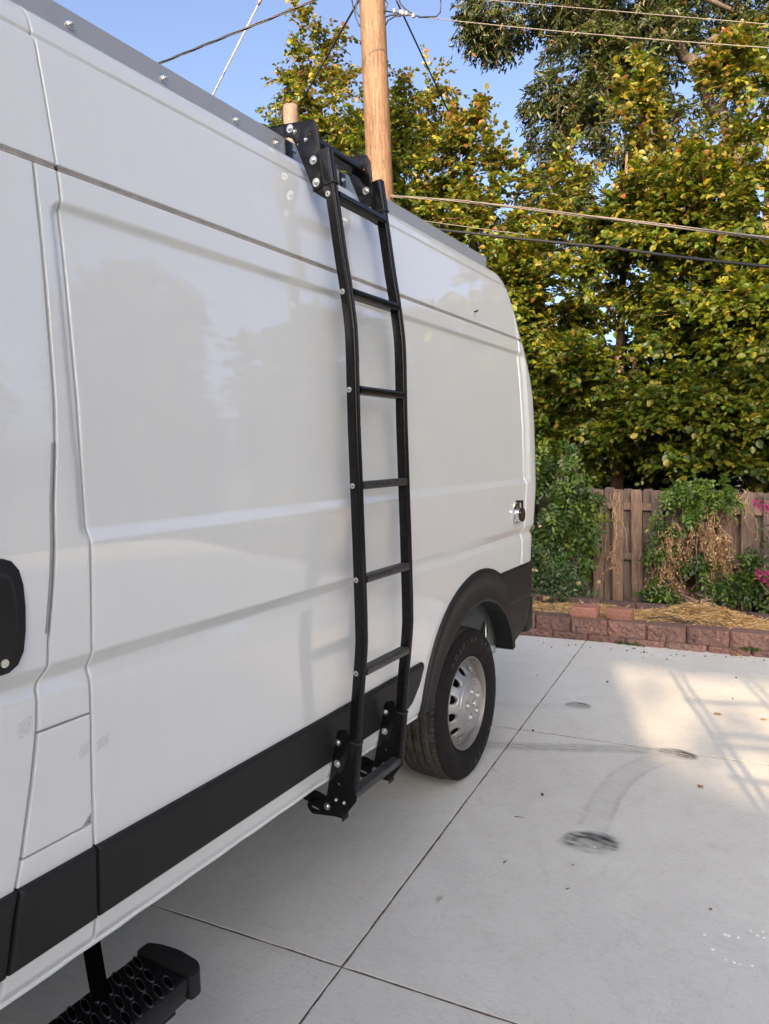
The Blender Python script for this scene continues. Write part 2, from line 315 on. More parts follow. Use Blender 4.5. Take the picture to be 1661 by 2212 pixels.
panel('pillar_panel',lambda z:yg(z)+.0025,GY-.0025,1.037,2.1635,ycent=(-2.157,))
panel('pillar_panel',lambda z:yg(z)+.0025,GY-.0025,.502,.786)
def fyR(z): return np.where(z>.815,GY-.003,GY-.003-(.815-z)*1.0)
fuel=panel('fuel_door',lambda z:yg(z)+.004,fyR,.790,1.033,er=.003,off=.0005)
door=panel('front_door',-3.32,lambda z:yg(z)-.0025,.56,2.1635,ycent=(-2.2,),mask=lambda y,z:(y<-2.36-(z-1.45)*.12)&(y>-3.22)&(z>1.47)&(z<2.02))
box('window_glass',(-.045,-2.80,1.75),(.006,.86,.60),M_glass,door,.002)
panel('rear_pillar_panel',.5925,lambda z:np.interp(z,[.5,2.03,2.157],[.915,.875,.80])-0.0,.95,2.1635,ycent=(.655,),coarse=.02,er=.008,off=.0015)
# roof cap panels
CZ=lambda:dens(2.1755,2.530,[2.1755,2.443,2.50,2.52,2.530],coarse=.03)
panel('roof_side_panel',-3.6,GY-.002,2.1755,2.5295,zs=CZ(),er=.003)
panel('roof_side_panel',GY+.002,.5845,2.1755,2.5295,zs=CZ(),er=.003)
panel('roof_side_panel',.5922,lambda z:np.interp(z,[2.18,2.3,2.4,2.46,2.53],[.80,.765,.73,.70,.62]),2.1755,2.5295,zs=CZ(),er=.003,coarse=.02)
# drip seam channel: dark sealer lines
for a,b in ((-3.6,GY-.004),(GY+.004,.60)):
    bm=bmesh.new(); 
    for i in range(int((b-a)/.08)+1):
        pass
    ys=np.linspace(a,b,40); V=[];F=[]
    sec=[(-.016,2.160),(-.012,2.1635),(-.006,2.1655),(-.0055,2.1685),(-.011,2.1700),(-.0055,2.1715),(-.006,2.174),(-.016,2.179)]
    for y in ys:
        bx=float(np.interp(2.17,zz,xs)); 
        for (dx,z) in sec: V.append((bx+dx+.003,y,z))
    n=len(sec)
    for i in range(len(ys)-1):
        for k in range(n-1): F.append((i*n+k,(i+1)*n+k,(i+1)*n+k+1,i*n+k+1))
    build('drip_seam',V,F,simple('seam_sealer',(.36,.34,.32),.6,nz=.45,scale=40),van,True)
# inner shell, roof, far side, floor
def shell():
    Z=np.concatenate([np.linspace(.50,2.45,40),[2.48,2.50,2.515,2.524,2.528]]); Y=np.concatenate([np.linspace(-4.75,.66,60),np.linspace(.70,.905,14)])
    YY,ZZ=np.meshgrid(Y,Z); yr=np.interp(ZZ,[.5,1.9,2.03,2.1,2.18,2.3,2.4,2.46,2.53],[.905,.905,.86,.83,.79,.75,.71,.68,.58]); yf=np.interp(ZZ,[.5,1.1,1.45,2.1,2.5],[-4.98,-4.95,-4.3,-3.65,-3.0])
    YY=yf+(YY+4.75)/(.905+4.75)*(yr-yf); XX=BX(YY,ZZ)-.022
    ny,nx=XX.shape; V=np.stack([XX,YY,ZZ],-1).reshape(-1,3); V2=V.copy(); V2[:,0]=-2.05-V2[:,0]+.0
    idx=np.arange(ny*nx).reshape(ny,nx); F=[tuple(q) for q in np.stack([idx[:-1,:-1],idx[:-1,1:],idx[1:,1:],idx[1:,:-1]],-1).reshape(-1,4)]
    F=[f for f in F if not (np.hypot(V[list(f),1].mean()-.01,V[list(f),2].mean()-.40)<.55)]
    n=len(V); G=[tuple(i+n for i in f[::-1]) for f in F]
    def bridge(a): return [(int(a[i]),int(a[i+1]),int(a[i+1]+n),int(a[i]+n)) for i in range(len(a)-1)]
    F=F+G+bridge(idx[-1,:])+bridge(idx[:,-1])+bridge(idx[:,0])
    build('body_shell',np.concatenate([V,V2]),F,M_paint,van,False)
shell()
box('tank_light_block',(-.95,-2.3,.40),(.85,1.5,.22),M_under,van,.03); box('tray_light_block',(-1.1,-.9,.42),(.9,.9,.2),M_under,van,.05)  # unseen underbody boxes added to block light from the far side
box('floor_pan',(-1.025,-2.0,.515),(1.15,5.6,.05),M_under,van)
for fx in (-.27,-1.78): box('floor_pan',(fx,-2.08,.516),(.33,2.9,.05),M_under,van)
for fx in (-.27,-1.78): box('floor_pan',(fx,.735,.62),(.30,.30,.05),M_under,van)
box('frame_rail',(-.48,-2.2,.455),(.08,5.0,.09),M_under,van); box('frame_rail',(-1.57,-2.2,.455),(.08,5.0,.09),M_under,van)
box('windscreen',(-1.025,-4.12,1.85),(1.6,.02,.75),M_glass,van,rot=Matrix.Rotation(R(-38),3,'X'))
cyl('rear_axle',(-.25,.02,.34),(-1.8,.02,.34),.045,M_under,van); box('rear_bumper',(-1.025,.93,.62),(1.85,.12,.22),M_plastic,van,.03,2)
# sill hem
V=[];F=[];ys=np.linspace(-4.0,-.53,60)
sec=[(-.010,.512),(.002,.506),(.0035,.498),(-.004,.493),(-.03,.492)]
for y in ys:
    b=float(BX(y,.505))
    for dx,z in sec: V.append((b+dx,y,z+.0012*math.sin(y*37)))
for i in range(len(ys)-1):
    for k in range(4): F.append((i*5+k,(i+1)*5+k,(i+1)*5+k+1,i*5+k+1))
build('sill_hem',V,F,M_paint,van,True)
# black side mouldings
def mold(name,yL,yR,zt=.735,zb=.572,**k): return panel(name,yL,yR,zb,zt,M_plastic,.017,er=.011,lip=.025,zs=np.linspace(zb,zt,12),coarse=.08,**k)
mold('side_moulding',GY+.0005,lambda z:np.interp(z,[.572,.59,.652,.716,.735],[-.742,-.667,-.603,-.568,-.580]))
mold('side_moulding',lambda z:yg(z)+.0015,GY-.0035)
mold('side_moulding',-3.32,lambda z:yg(z)-.0025)
# rear bumper corner trim
zb_=lambda y:np.interp(y,[.25,.35,.50,.62,.74,.84,.92],[.535,.540,.552,.585,.66,.76,.86])
panel('bumper_corner',.262,.918,.535,.964,M_plastic,.012,er=.010,lip=.04,zs=np.linspace(.535,.964,24),zbot=zb_,coarse=.02,mask=lambda y,z:np.hypot(y-.005,z-.36)<.52)
panel('bumper_corner',.40,.905,.775,.787,M_gap,.0125,er=.002,lip=.001,zs=np.linspace(.775,.787,4),coarse=.03)
# wheel arch flare
def flare():
    sec=[(-.02,-.014),(0,.004),(.03,.008),(.08,.0125),(.18,.0135),(.34,.010),(.46,.007),(.52,.005),(.75,.009),(.93,.0115),(.985,.012),(1.0,.004),(1.01,-.02),(1.0,-.09)]
    V=[];F=[];N=120
    for i in range(N+1):
        a=R(192-(192+20)*i/N); po=(.013+.586*math.cos(a),.438+.586*math.sin(a)); pi=(.005+.519*math.cos(a),.347+.519*math.sin(a))
        # feather the ends
        e=min(i,N-i)/N; w=1-.0*e
        q=float(sst(56,48,np.degrees(a))); 
        for s,dx in sec:
            s0=s; s=min(s,1.0)*(1-.66*q)+.66*q if s<1 else s; dx=dx*(1-.25*q) if dx>.01 else dx
            y=po[0]*(1-s)+pi[0]*s; z=po[1]*(1-s)+pi[1]*s
            z=max(z,.497 if y<0 else .52); V.append((float(BX(min(y,.70),max(z,.52)))+dx+.004,y,z))
    n=len(sec)
    for i in range(N):
        for k in range(n-1): F.append((i*n+k,(i+1)*n+k,(i+1)*n+k+1,i*n+k+1))
    build('wheel_arch_trim',V,F,M_plastic,van,True)
flare()
# wheel house
V=[];F=[];N=48
for i in range(N+1):
    a=R(166-152*i/N)
    for x in (-.06,-.42): V.append((x,.01+.535*math.cos(a),.375+.535*math.sin(a)))
for i in range(N): F.append((2*i,2*i+1,2*i+3,2*i+2))
wh=build('wheel_house',V,F,M_liner,van,True)
prism('inner_guard',[(.01+.535*math.cos(R(a)),.375+.535*math.sin(R(a))) for a in range(14,167,8)],-.425,-.42,M_liner,van,plane='yz',bev=0)
box('mud_flap_bracket',(-.20,.47,.56),(.02,.02,.22),M_washer,van,.004); box('mud_flap_bracket',(-.16,.44,.52),(.05,.05,.05),M_liner,van,.01)
cyl('cable_clip',(-.075,.10,.862),(-.055,.10,.862),.013,M_gap,van); 
# --- wheel
def lathe(prof,n,a0=0,a1=2*math.pi,cx=0,cy=0,cz=0,fn=None):
    P=np.array(prof); A=np.linspace(a0,a1,n,endpoint=False); AA,II=np.meshgrid(A,np.arange(len(P)),indexing='ij')
    X=P[II,0];Rr=P[II,1].copy()
    if fn is not None: X,Rr=fn(AA,II,X,Rr)
    V=np.stack([cx+X,cy+Rr*np.cos(AA),cz+Rr*np.sin(AA)],-1).reshape(-1,3)
    m=len(P); i=np.arange(n)[:,None]; k=np.arange(m-1)[None,:]; j=(i+1)%n
    F=np.stack([i*m+k,j*m+k,j*m+k+1,i*m+k+1],-1).reshape(-1,4); return V,F
def make_wheel(y,z,x,detail=True,sgn=1):
    wh=thing('wheel',parent=van,loc=(x,y,z))
    if sgn<0: wh.rotation_euler=(0,0,math.pi)
    # tread
    RT=.366
    xs_=np.linspace(-.205,-.012,66 if detail else 12); 
    def tread(AA,II,X,Rr):
        u=(X+.1085)/.0965; Rr=Rr-.006*np.abs(u)**4-.003*u*u
        g=np.zeros_like(X)
        for c in (-.062,-.021,.021,.062):
            g=np.maximum(g,sst(.0088,.0058,np.abs(X+.1085-c-.0016*np.sign(np.sin(AA*96)))))
        zig=.006*np.sign(np.sin((X+.1085)*520))
        ph=(AA*RT+zig)/.0175; s=np.abs(ph-np.round(ph))*.0175
        sip=sst(.0022,.0009,s)*.7; ab=np.abs(X+.1085)>.068
        ph2=(AA*RT+.25*X)/.026; s2=np.abs(ph2-np.round(ph2))*.026
        sip=np.where(ab,sst(.0036,.0016,s2),sip)
        return X,Rr-.011*np.maximum(g,sip)
    V,F=lathe([(q,RT) for q in xs_],900 if detail else 48,fn=tread if detail else None)
    tr=build('tread',V,F,M_tread,wh,True)
    prof=[(-.012,.3600),(-.007,.356),(-.002,.349),(.0005,.340),(.0015,.330),(.0035,.3285),(.0045,.322),(.0075,.312),(.0085,.300),(.0085,.290),(.0070,.276),(.0075,.2745),(.0065,.272),(.004,.262),(.0,.250),(-.004,.243),(-.0065,.241),(-.006,.238),(-.009,.232),(-.013,.228),(-.016,.224)]
    def sw(AA,II,X,Rr):
        rib=(np.sin(AA*150)>.0)&(Rr>.333)&(Rr<.357); return X+np.where(rib,.0012,0),Rr
    V,F=lathe(prof,420 if detail else 40,fn=sw if detail else None); ty=build('tyre',V,F,M_tyre,wh,True)
    V,F=lathe([(-.205,.360),(-.213,.345),(-.215,.30),(-.205,.25),(-.20,.22)],48); build('tyre',V,F,M_tyre,wh,True)
    tr.parent=ty
    # rim lip + barrel
    V,F=lathe([(-.020,.214),(-.016,.2185),(-.0125,.2225),(-.0085,.2235),(-.0065,.2215),(-.0075,.2185),(-.013,.2165),(-.022,.2130),(-.030,.2085),(-.040,.2065),(-.047,.2060),(-.050,.2035),(-.052,.1985),(-.053,.195)],160 if detail else 32)
    rim=build('rim',V,F,M_rim2,wh,True)
    V,F=lathe([(-.054,.199),(-.11,.19),(-.19,.20)],32); build('rim',V,F,M_under,wh,True)
    # dished disc with 12 round holes
    def dx(r): return np.interp(r,[.105,.116,.126,.140,.158,.176,.187,.193,.200],[.013,.013,.009,.000,-.016,-.034,-.045,-.050,-.048])
    V=[];F=[]; NH=12; r0,r1=.128,.190; rc=.1605; hr=.0205; da=2*math.pi/NH
    def bpt(ph):
        c,s=math.cos(ph),math.sin(ph); hw=da/2; k=min(abs(hw*rc/c) if abs(c)>1e-9 else 9,((r1-rc)/s if s>0 else (r0-rc)/s) if abs(s)>1e-9 else 9)
        return k*c,k*s
    phs=sorted(set([round(2*math.pi*i/32,6) for i in range(32)]+[round(math.atan2(sy,sx)%(2*math.pi),6) for sx in (-da/2*rc,da/2*rc) for sy in (r1-rc,r0-rc)])); m=len(phs)
    for h in range(NH):
        base=len(V); a0=h*da+R(9)
        for ring in range(7):
            for ph in phs:
                if ring==0: px,py=hr*.97*math.cos(ph),hr*.97*math.sin(ph); ex=-.012
                elif ring==1: px,py=hr*math.cos(ph),hr*math.sin(ph); ex=-.0025
                else:
                    q=(ring-2)/4; bx,by=bpt(ph); k=hr*1.08; px,py=k*math.cos(ph)*(1-q)+bx*q,k*math.sin(ph)*(1-q)+by*q; ex=0
                r=rc+py; a=a0+px/rc; V.append((float(dx(r))+ex,r*math.cos(a),r*math.sin(a)))
        for ring in range(6):
            for k in range(m): F.append((base+ring*m+k,base+ring*m+(k+1)%m,base+(ring+1)*m+(k+1)%m,base+(ring+1)*m+k))
    build('wheel_disc',V,F,M_rim,wh,True)
    V,F=lathe([(float(dx(.190)),.190),(float(dx(.194)),.194),(-.052,.199)],96); build('wheel_disc',V,F,M_rim,wh,True)
    V,F=lathe([(.0075,.1285),(.0145,.1235),(.0165,.1165),(.0145,.1140)],120); build('wheel_disc',V,F,M_rim,wh,True)
    # hub cap
    rs=np.linspace(.0,.1145,58); 
    def cap(AA,II,X,Rr):
        yy=Rr*np.cos(AA);zz_=Rr*np.sin(AA); X=X+np.interp(Rr,[0,.026,.03,.09,.0945,.099,.108,.1145],[.004,.004,.0,.0,-.004,-.004,.001,-.005])
        for k in range(5):
            a=2*math.pi*k/5+R(98); d=np.hypot(yy-.063*np.cos(a),zz_-.063*np.sin(a)); X=X-.015*sst(.0185,.0150,d)
            a2=a+math.pi/5; d2=np.abs(((AA-a2+math.pi)%(2*math.pi))-math.pi); X=X+.003*sst(.20,.16,d2)*sst(.080,.083,Rr)*sst(.092,.089,Rr)
        X=X-.0035*sst(.0295,.0275,Rr)*sst(.0245,.0262,Rr)
        return X,Rr
    V,F=lathe([(.019,max(r,.0002)) for r in rs],180,fn=cap); hc=build('hub_cap',V,F,M_rim,wh,True)
    # emblem: a small curled-horn head in relief
    L=[]
    for s in (-1,1):
        pts=[(.0015,s*(.004+.009*math.sin(q*2.9)),.010-.019*q+.004*math.sin(q*5)) for q in np.linspace(0,1,10)]; L.append(tube([(p[0]+.024,p[1],p[2]) for p in pts],[.0026-.0012*i/9 for i in range(10)],6))
    L.append(tube([(.025,0,.010),(.027,0,.002),(.026,0,-.011)],[.004,.0042,.002],6)); V,F=merge(L); build('emblem',V,F,M_chrome,wh,True)
    return wh,ty
wheel,tyre=make_wheel(.02,.366,-.101)
# raised tyre lettering
def ring_text(s,r,h,a_mid,step,flip=False,parent=None,rot0=0):
    n=len(s)
    for i,ch in enumerate(s):
        if ch==' ': continue
        cu=bpy.data.curves.new('lettering','FONT'); cu.body=ch; cu.size=h*1.35; cu.extrude=.0010; cu.align_x='CENTER'; cu.offset=.0006
        ob=bpy.data.objects.new('lettering',cu); COL.objects.link(ob); dg=bpy.context.evaluated_depsgraph_get(); dg.update()
        me=bpy.data.meshes.new_from_object(ob.evaluated_get(dg)); bpy.data.objects.remove(ob); me.materials.clear(); me.materials.append(M_letter)
        a=a_mid-(i-(n-1)/2)*step   # angle in y-z plane; text reads clockwise seen from +x
        # seen from +x: +y is to the right
        ry=Vector((0,math.cos(a),math.sin(a))); tg=Vector((0,math.sin(a),-math.cos(a)))
        Mx=Matrix((tg,ry,Vector((1,0,0)))).transposed().to_4x4(); Mx.translation=ry*(r-h*.5)+Vector((.0078,0,0))
        me.transform(Mx); place('lettering',me,parent)
M_letter=simple('raised_rubber',(.028,.026,.025),.6)
ring_text('ROADIAN CT8',.308,.026,R(86),R(8.6),parent=tyre)
ring_text('NEXEN',.306,.028,R(-62),R(10),parent=tyre)
# other wheels out of view
make_wheel(.02,.366,-1.972,False,-1); make_wheel(-4.02,.366,-.09,False); make_wheel(-4.02,.366,-1.96,False,-1)
# roof rail
rr_=bmesh.new(); addbox(rr_,(-.1575,-1.21,2.546),(.005,3.32,.072),.001); addbox(rr_,(-.185,-1.21,2.538),(.05,3.32,.004))
rail=bmfin(rr_,'roof_rail',M_alu,van)
def bolt(name,p,r,parent,mat=None,ax='y',wr=None,h=.007,nut=False):
    """bolt head with washer sticking out along -y or +x"""
    bm=bmesh.new(); d=Vector((0,-1,0)) if ax=='y' else Vector((1,0,0)); p=Vector(p); wr=wr or r*1.55
    addcyl(bm,p,p+d*.0018,wr,wr*.97,20)
    if nut:
        addcyl(bm,p+d*.0018,p+d*.008,r*1.02,r*.98,6); addcyl(bm,p+d*.008,p+d*.015,r*.55,r*.5,10)
    else:
        for i in range(4):
            a0=i*R(22);a1=(i+1)*R(22); addcyl(bm,p+d*(.0018+h*math.sin(a0)),p+d*(.0018+h*math.sin(a1)),r*math.cos(a0),r*math.cos(a1),16,caps=i==3)
    return bmfin(bm,name,mat or M_zinc,parent,angle=35)
for y in (-2.267,-1.993,-1.719,-1.447,-1.265,-1.175,-.901,-.63): 
    cyl('rail_slot',(-.1552,y,2.550),(-.1545,y,2.550),.0135,M_washer,rail,n=18); bolt('bolt',(-.154,y+.004,2.5495),.0075,rail,ax='x',wr=.011,nut=True)
for y in (-.1,.17,.40,.435): cyl('rail_hole',(-.1552,y,2.548),(-.1546,y,2.548),.0022,M_gap,rail,n=8)
# ---------------------------------------------------------------- ladder
LZ=np.array([(.478,.004),(.56,.014),(.651,.025),(.79,.0385),(.834,.0445),(.878,.050),(.91,.054),(.94,.0572),(.965,.0595),(.99,.0612),(1.08,.062),(1.28,.061),(1.50,.0585),(1.67,.0565),(1.80,.0570),(1.88,.0574),(1.93,.0570),(1.965,.0555),(2.00,.0525),(2.05,.0465),(2.10,.040),(2.184,.0265),(2.30,.0110),(2.40,-.003),(2.503,-.0175)])
def lx(z): return float(np.interp(z,LZ[:,0],LZ[:,1]))
def stringer_mesh(y0,w=.028,zr=None,off=0,dep=.036,grooves=True,name='stringer',mat=None,parent=None):
    P=LZ if zr is None else np.array([(z,lx(z)) for z in np.linspace(zr[0],zr[1],8)])
    r=.010; nose=[]
    for i in range(6): a=R(-90+90*i/5); nose.append((dep-r+r*math.cos(a),r+r*math.sin(a)))
    mid=[(dep-.0012,r+.0012),(dep,r+.0024)] if grooves else []
    mid2=[(dep,w-r-.0024),(dep-.0012,w-r-.0012)] if grooves else []
    sec=[(.001,0),(0,.001)][::-1]+nose+mid+mid2+[(a,w-b) for a,b in nose[::-1]]+[(.001,w),(0,w-.001)]
    sec=[(a-off if a<.01 else a+off,b+(-off if b<w/2 else off)) for a,b in sec]
    V=[];F=[];n=len(sec)
    for i in range(len(P)):
        z,x=P[i]; a=P[max(i-1,0)];b=P[min(i+1,len(P)-1)]; d=Vector((b[1]-a[1],b[0]-a[0])).normalized(); nx,nz=d.y,-d.x
        for (s,t_) in sec: V.append((x+nx*s,y0+t_,z+nz*s))
    for i in range(len(P)-1):
        for k in range(n): F.append((i*n+k,i*n+(k+1)%n,(i+1)*n+(k+1)%n,(i+1)*n+k))
    F.append(tuple(range(n))); F.append(tuple(range((len(P)-1)*n,len(P)*n))[::-1])
    me=mkmesh(name,V,F,mat or M_black,True); me.set_sharp_from_angle(angle=R(30)); return place(name,me,parent)
lad=thing('ladder',label='black curved side ladder bolted to the van',parent=van)
YN,YF=-1.227,-.920
stringer_mesh(YN,parent=lad); stringer_mesh(YF,parent=lad)
RZ=[.882,1.183,1.479,1.776,2.074,2.373]
def rung_mesh():
    t_=[(.0015,.0115)]
    for i in range(6):
        x=.004+i*.0052; t_+=[(x,.0125),(x+.0028,.0125),(x+.0034,.0112),(x+.0048,.0112)]
    t_+=[(.0345,.0118),(.0372,.0095),(.0385,.005),(.0385,-.004),(.0372,-.009),(.0340,-.0118)]
    for i in range(6)[::-1]:
        x=.003+i*.0050; t_+=[(x+.0046,-.0112),(x+.0034,-.0112),(x+.0028,-.0125),(x,-.0125)]
    t_+=[(.0015,-.0115)]
    L=YF-(YN+.028); V=[(a,0,b) for a,b in t_]+[(a,L,b) for a,b in t_]; n=len(t_)
    F=[(k,(k+1)%n,n+(k+1)%n,n+k) for k in range(n)]+[tuple(range(n))[::-1],tuple(range(n,2*n))]
    me=mkmesh('rung',V,F,M_worn); return me
RM=rung_mesh(); RMb=RM.copy(); RMb.materials.clear(); RMb.materials.append(M_black)
for i,z in enumerate(RZ): place('rung',RM if z<1.7 else RMb,lad,loc=(lx(z)-.0005,YN+.028,z))
for z in RZ:
    bolt('rivet',(lx(z)+.0105,YN,z),.0055,lad,M_washer,wr=.0088,h=.0012); cyl('rivet_socket',(lx(z)+.0105,YN-.0025,z),(lx(z)+.0105,YN-.0033,z),.0028,M_gap,lad,n=8);
    cyl('rivet',(lx(z)+.0105,YF+.028,z),(lx(z)+.0105,YF+.030,z),.010,M_washer,lad)
# sleeves (top + bottom) with flanges, bracket plates
def brackets(y,near):
    stringer_mesh(y,zr=(2.402,2.506),off=.0028,name='sleeve',parent=lad); stringer_mesh(y,zr=(.476,.652),off=.0028,name='sleeve',parent=lad)
    stringer_mesh(y,zr=(2.3995,2.4035),off=.0042,name='sleeve_seal',parent=lad,mat=M_gap,grooves=False); stringer_mesh(y,zr=(.650,.654),off=.0042,name='sleeve_seal',parent=lad,mat=M_gap,grooves=False)
    f=y-.0045
    prism('flange',rpoly([(.002,2.402),(-.012,2.506),(-.051,2.478),(-.042,2.385),(-.02,2.392)],.004),f,f+.003,M_black,lad)
    prism('flange',rpoly([(.034,.652),(.020,.520),(.012,.520),(-.022,.545),(-.012,.668),(.0,.672)],.004),f,f+.003,M_black,lad)
    p0=y+.0005
    top=[(-.148,2.618),(-.033,2.603),(-.019,2.577),(-.012,2.50),(.006,2.372),(.002,2.358),(-.040,2.388),(-.108,2.548),(-.118,2.567),(-.136,2.575),(-.152,2.590),(-.154,2.606)]
    prism('bracket_plate',rpoly(top,.006),p0-.001,p0+.004,M_black,lad,holes=[circ(-.052,2.566,.0055,12),[(a,b) for a,b in rpoly([(-.095,2.588),(-.086,2.588),(-.086,2.560+.004),(-.095,2.560+.004)],.004,3)],circ(-.098,2.545,.004,10)])
    arm=[(-.236,2.628),(-.128,2.617),(-.118,2.598),(-.125,2.576),(-.228,2.587),(-.236,2.590)]
    prism('bracket_arm',rpoly(arm,.004),p0+.0045,p0+.0095,M_black,lad,holes=[circ(x,z,.0045,10) for x in (-.214,-.150) for z in (2.618-.0,2.607,2.596)])
    prism('rail_hook',rpoly([(-.222,2.590),(-.178,2.584),(-.166,2.575),(-.1495,2.575),(-.1495,2.520),(-.154,2.520),(-.154,2.556),(-.20,2.570)],.003),p0+.010,p0+.045,M_black,lad)
    low=[(-.020,.676),(-.010,.684),(.018,.690),(.034,.640),(.030,.52),(.048,.476),(.047,.456),(.005,.402),(-.022,.388),(-.130,.374),(-.146,.386),(-.152,.400),(-.146,.414),(-.105,.430),(-.072,.442)]
    prism('bracket_plate',rpoly(low,.006),p0-.001,p0+.004,M_black,lad,holes=[rpoly([(-.134,.404),(-.104,.398),(-.104,.390),(-.134,.395)],.004,3),circ(-.020,.500,.0045,12)])
    prism('under_arm',rpoly([(-.07,.440),(-.11,.452),(-.26,.462),(-.26,.43),(-.14,.405),(-.04,.40)],.008),p0+.008,p0+.013,M_black,lad)
    bm=bmesh.new(); addbox(bm,(-.012,p0+.020,.398),(.004,.036,.05),.001); addbox(bm,(-.03,p0+.020,.386),(.04,.036,.004),.001); bmfin(bm,'foot_angle',M_black,lad)
    for x,z,r in ((-.036,2.481,.0085),(-.028,2.413,.0085),(-.014,.644,.0078),(-.019,.572,.0078)): bolt('bolt',(x,f,z),r,lad,nut=not near)
    for x,z,r in ((-.124,2.5975,.0085),(-.105,2.583,.0060),(-.064,2.549,.0055),(-.030,.446,.0055),(.001,.443,.0055),(-.068,.414,.0085)): bolt('bolt',(x,p0-.001,z),r,lad,wr=r*1.5 if r>.007 else r*1.15)
brackets(YN,True); brackets(YF,False)
# top rung between the bracket plates, bottom step
L=YF-YN
for nm,x,z,m,r in (('rung',-.078,2.552,RMb,0),('rung',.006,.470,RM,R(0))):
    place(nm,m,lad,loc=(x,YN+.004,z),sc=(1,(L-.002)/(YF-YN-.028),1),rot=(0,r,0))
cyl('reflection_dot',(-.044,YF-.012,2.552),(-.044,YF-.006,2.552),.005,simple('orange_reflection',(.7,.28,.08),.4),lad)  # orange dot painted in as the reflection in a bolt
# ---------------------------------------------------------------- side step (z top .335)
st=thing('side_step',parent=van)
sx0,sx1,sy=-.155,.022,-1.93
bm=bmesh.new(); addbox(bm,((sx0+sx1)/2,-3.3,.302),(sx1-sx0,2.74,.055),.006,seg=2); bmfin(bm,'step_bar',M_black,st,angle=40)
capp=rpoly([(sx0-.008,-1.945),(sx0-.008,-1.905),(sx0+.03,-1.892),(sx0+.09,-1.885),(sx1-.02,-1.892),(sx1+.008,-1.912),(sx1+.008,-1.945)],.012,4)
bm=bmesh.new(); a=[bm.verts.new((p[0],p[1],.270)) for p in capp]; fc=bm.faces.new(a); r_=bmesh.ops.extrude_face_region(bm,geom=[fc]); bmesh.ops.translate(bm,vec=(0,0,.0655),verts=[v for v in r_['geom'] if isinstance(v,bmesh.types.BMVert)])
bmesh.ops.recalc_face_normals(bm,faces=bm.faces); bmesh.ops.bevel(bm,geom=[e for e in bm.edges if e.calc_face_angle(0)>R(50)],offset=.004,segments=2,affect='EDGES'); bmfin(bm,'end_cap',M_plastic,st,angle=35)
# raised serrated tread cups on the step top
def cup():
    V=[];F=[];n=18
    for i in range(n):
        a=2*math.pi*i/n; px,py=.025*math.cos(a),.0105*math.sin(a)
        for k,(f,h) in enumerate(((1.12,0),(1.03,.0018),(.97,.0026+(.0016 if i%2 else 0)),(.92,.0012),(.88,-.004))): V.append((px*f,py*f,h))
    for i in range(n):
        for k in range(4): F.append((i*5+k,((i+1)%n)*5+k,((i+1)%n)*5+k+1,i*5+k+1))
    F.append(tuple(i*5+4 for i in range(n))[::-1]); return mkmesh('tread_cup',V,F,M_tread_step,True)
t=NT('step_tread'); f=t.noise(t.coord(),90,3); t.col(t.mix(f,(.012,.013,.014),(.06,.063,.066))); t.set(Roughness=.4,Metallic=.2); M_tread_step=t.m
cm=cup(); dm=simple('cup_dark',(.002,.002,.002),1.0,spec=0)
cupd=mkmesh('cup_hole',[(.0225*math.cos(2*math.pi*i/14),.0092*math.sin(2*math.pi*i/14),.0009) for i in range(14)],[tuple(range(14))],dm)
for j in range(20):
    y=-1.968-j*.031
    for i,x in enumerate((-.128,-.068,-.008)):
        xx_=x+(.0 if j%2==0 else .006)*(1 if i<2 else 0); yy_=y-(i*.006)-(.012 if i==1 else 0)
        o=place('tread_cup',cm,st,loc=(xx_,yy_,.3298),rot=(0,0,R(-22)),sc=(1.08,.78,1)); place('cup_hole',cupd,o)
V,F=tube([(-.14,-2.10,.45),(-.125,-2.10,.36),(-.105,-2.10,.30),(-.07,-2.10,.272),(-.0,-2.10,.268)],.018,10); 
V=np.array(V); V[:,1]=-2.085+(V[:,1]+2.10)*1.2; V=V*np.array([1,1,1]); build('step_arm',V,F,dm,st,True)
box('step_foot',(-.02,-2.02,.262),(.05,.10,.03),M_black,st,.004)
# ---------------------------------------------------------------- door handle
hd=thing('door_handle',parent=door)
ho=[(-2.345,1.398),(-2.322,1.397),(-2.305,1.390),(-2.292,1.372),(-2.285,1.342),(-2.2835,1.30),(-2.286,1.255),(-2.293,1.215),(-2.306,1.192),(-2.325,1.181),(-2.35,1.180)]
ho=ho+[(-4.70-a,b) for a,b in ho[::-1]][1:-1]
b0=float(BX(-2.3,1.30))
prism('handle_surround',ho,b0-.004,b0+.012,M_plastic,hd,plane='yz',bev=.004)
prism('handle_recess',[( -2.352+(a+2.352)*.72,1.29+(b-1.29)*.78) for a,b in ho],b0+.0125,b0+.0135,M_gap,hd,plane='yz',bev=0)
prism('handle_paddle',rpoly([(-2.325,1.365),(-2.316,1.30),(-2.318,1.225),(-2.36,1.222),(-2.40,1.23),(-2.40,1.36)],.01),b0+.016,b0+.032,M_plastic,hd,plane='yz',bev=.004)
cyl('keyhole',(b0+.012,-2.335,1.203),(b0+.0155,-2.335,1.203),.008,M_zinc,hd,n=18)
# plastic door edge guard strip on the front door's rear edge
zsg=np.linspace(1.235,1.612,30); V=[];F=[]
for z in zsg:
    y=float(yg(np.array([z]))[0])
    for dy,dx in ((-.0105,.0002),(-.0100,.0020),(-.0035,.0022),(-.0030,-.004)): V.append((float(BX(y+dy,z))+dx,y+dy,z))
for i in range(29):
    for k in range(3): F.append((i*4+k,i*4+k+1,i*4+4+k+1,i*4+4+k))
build('edge_guard',V,F,simple('grey_edge_guard',(.24,.25,.25),.35),door,True)
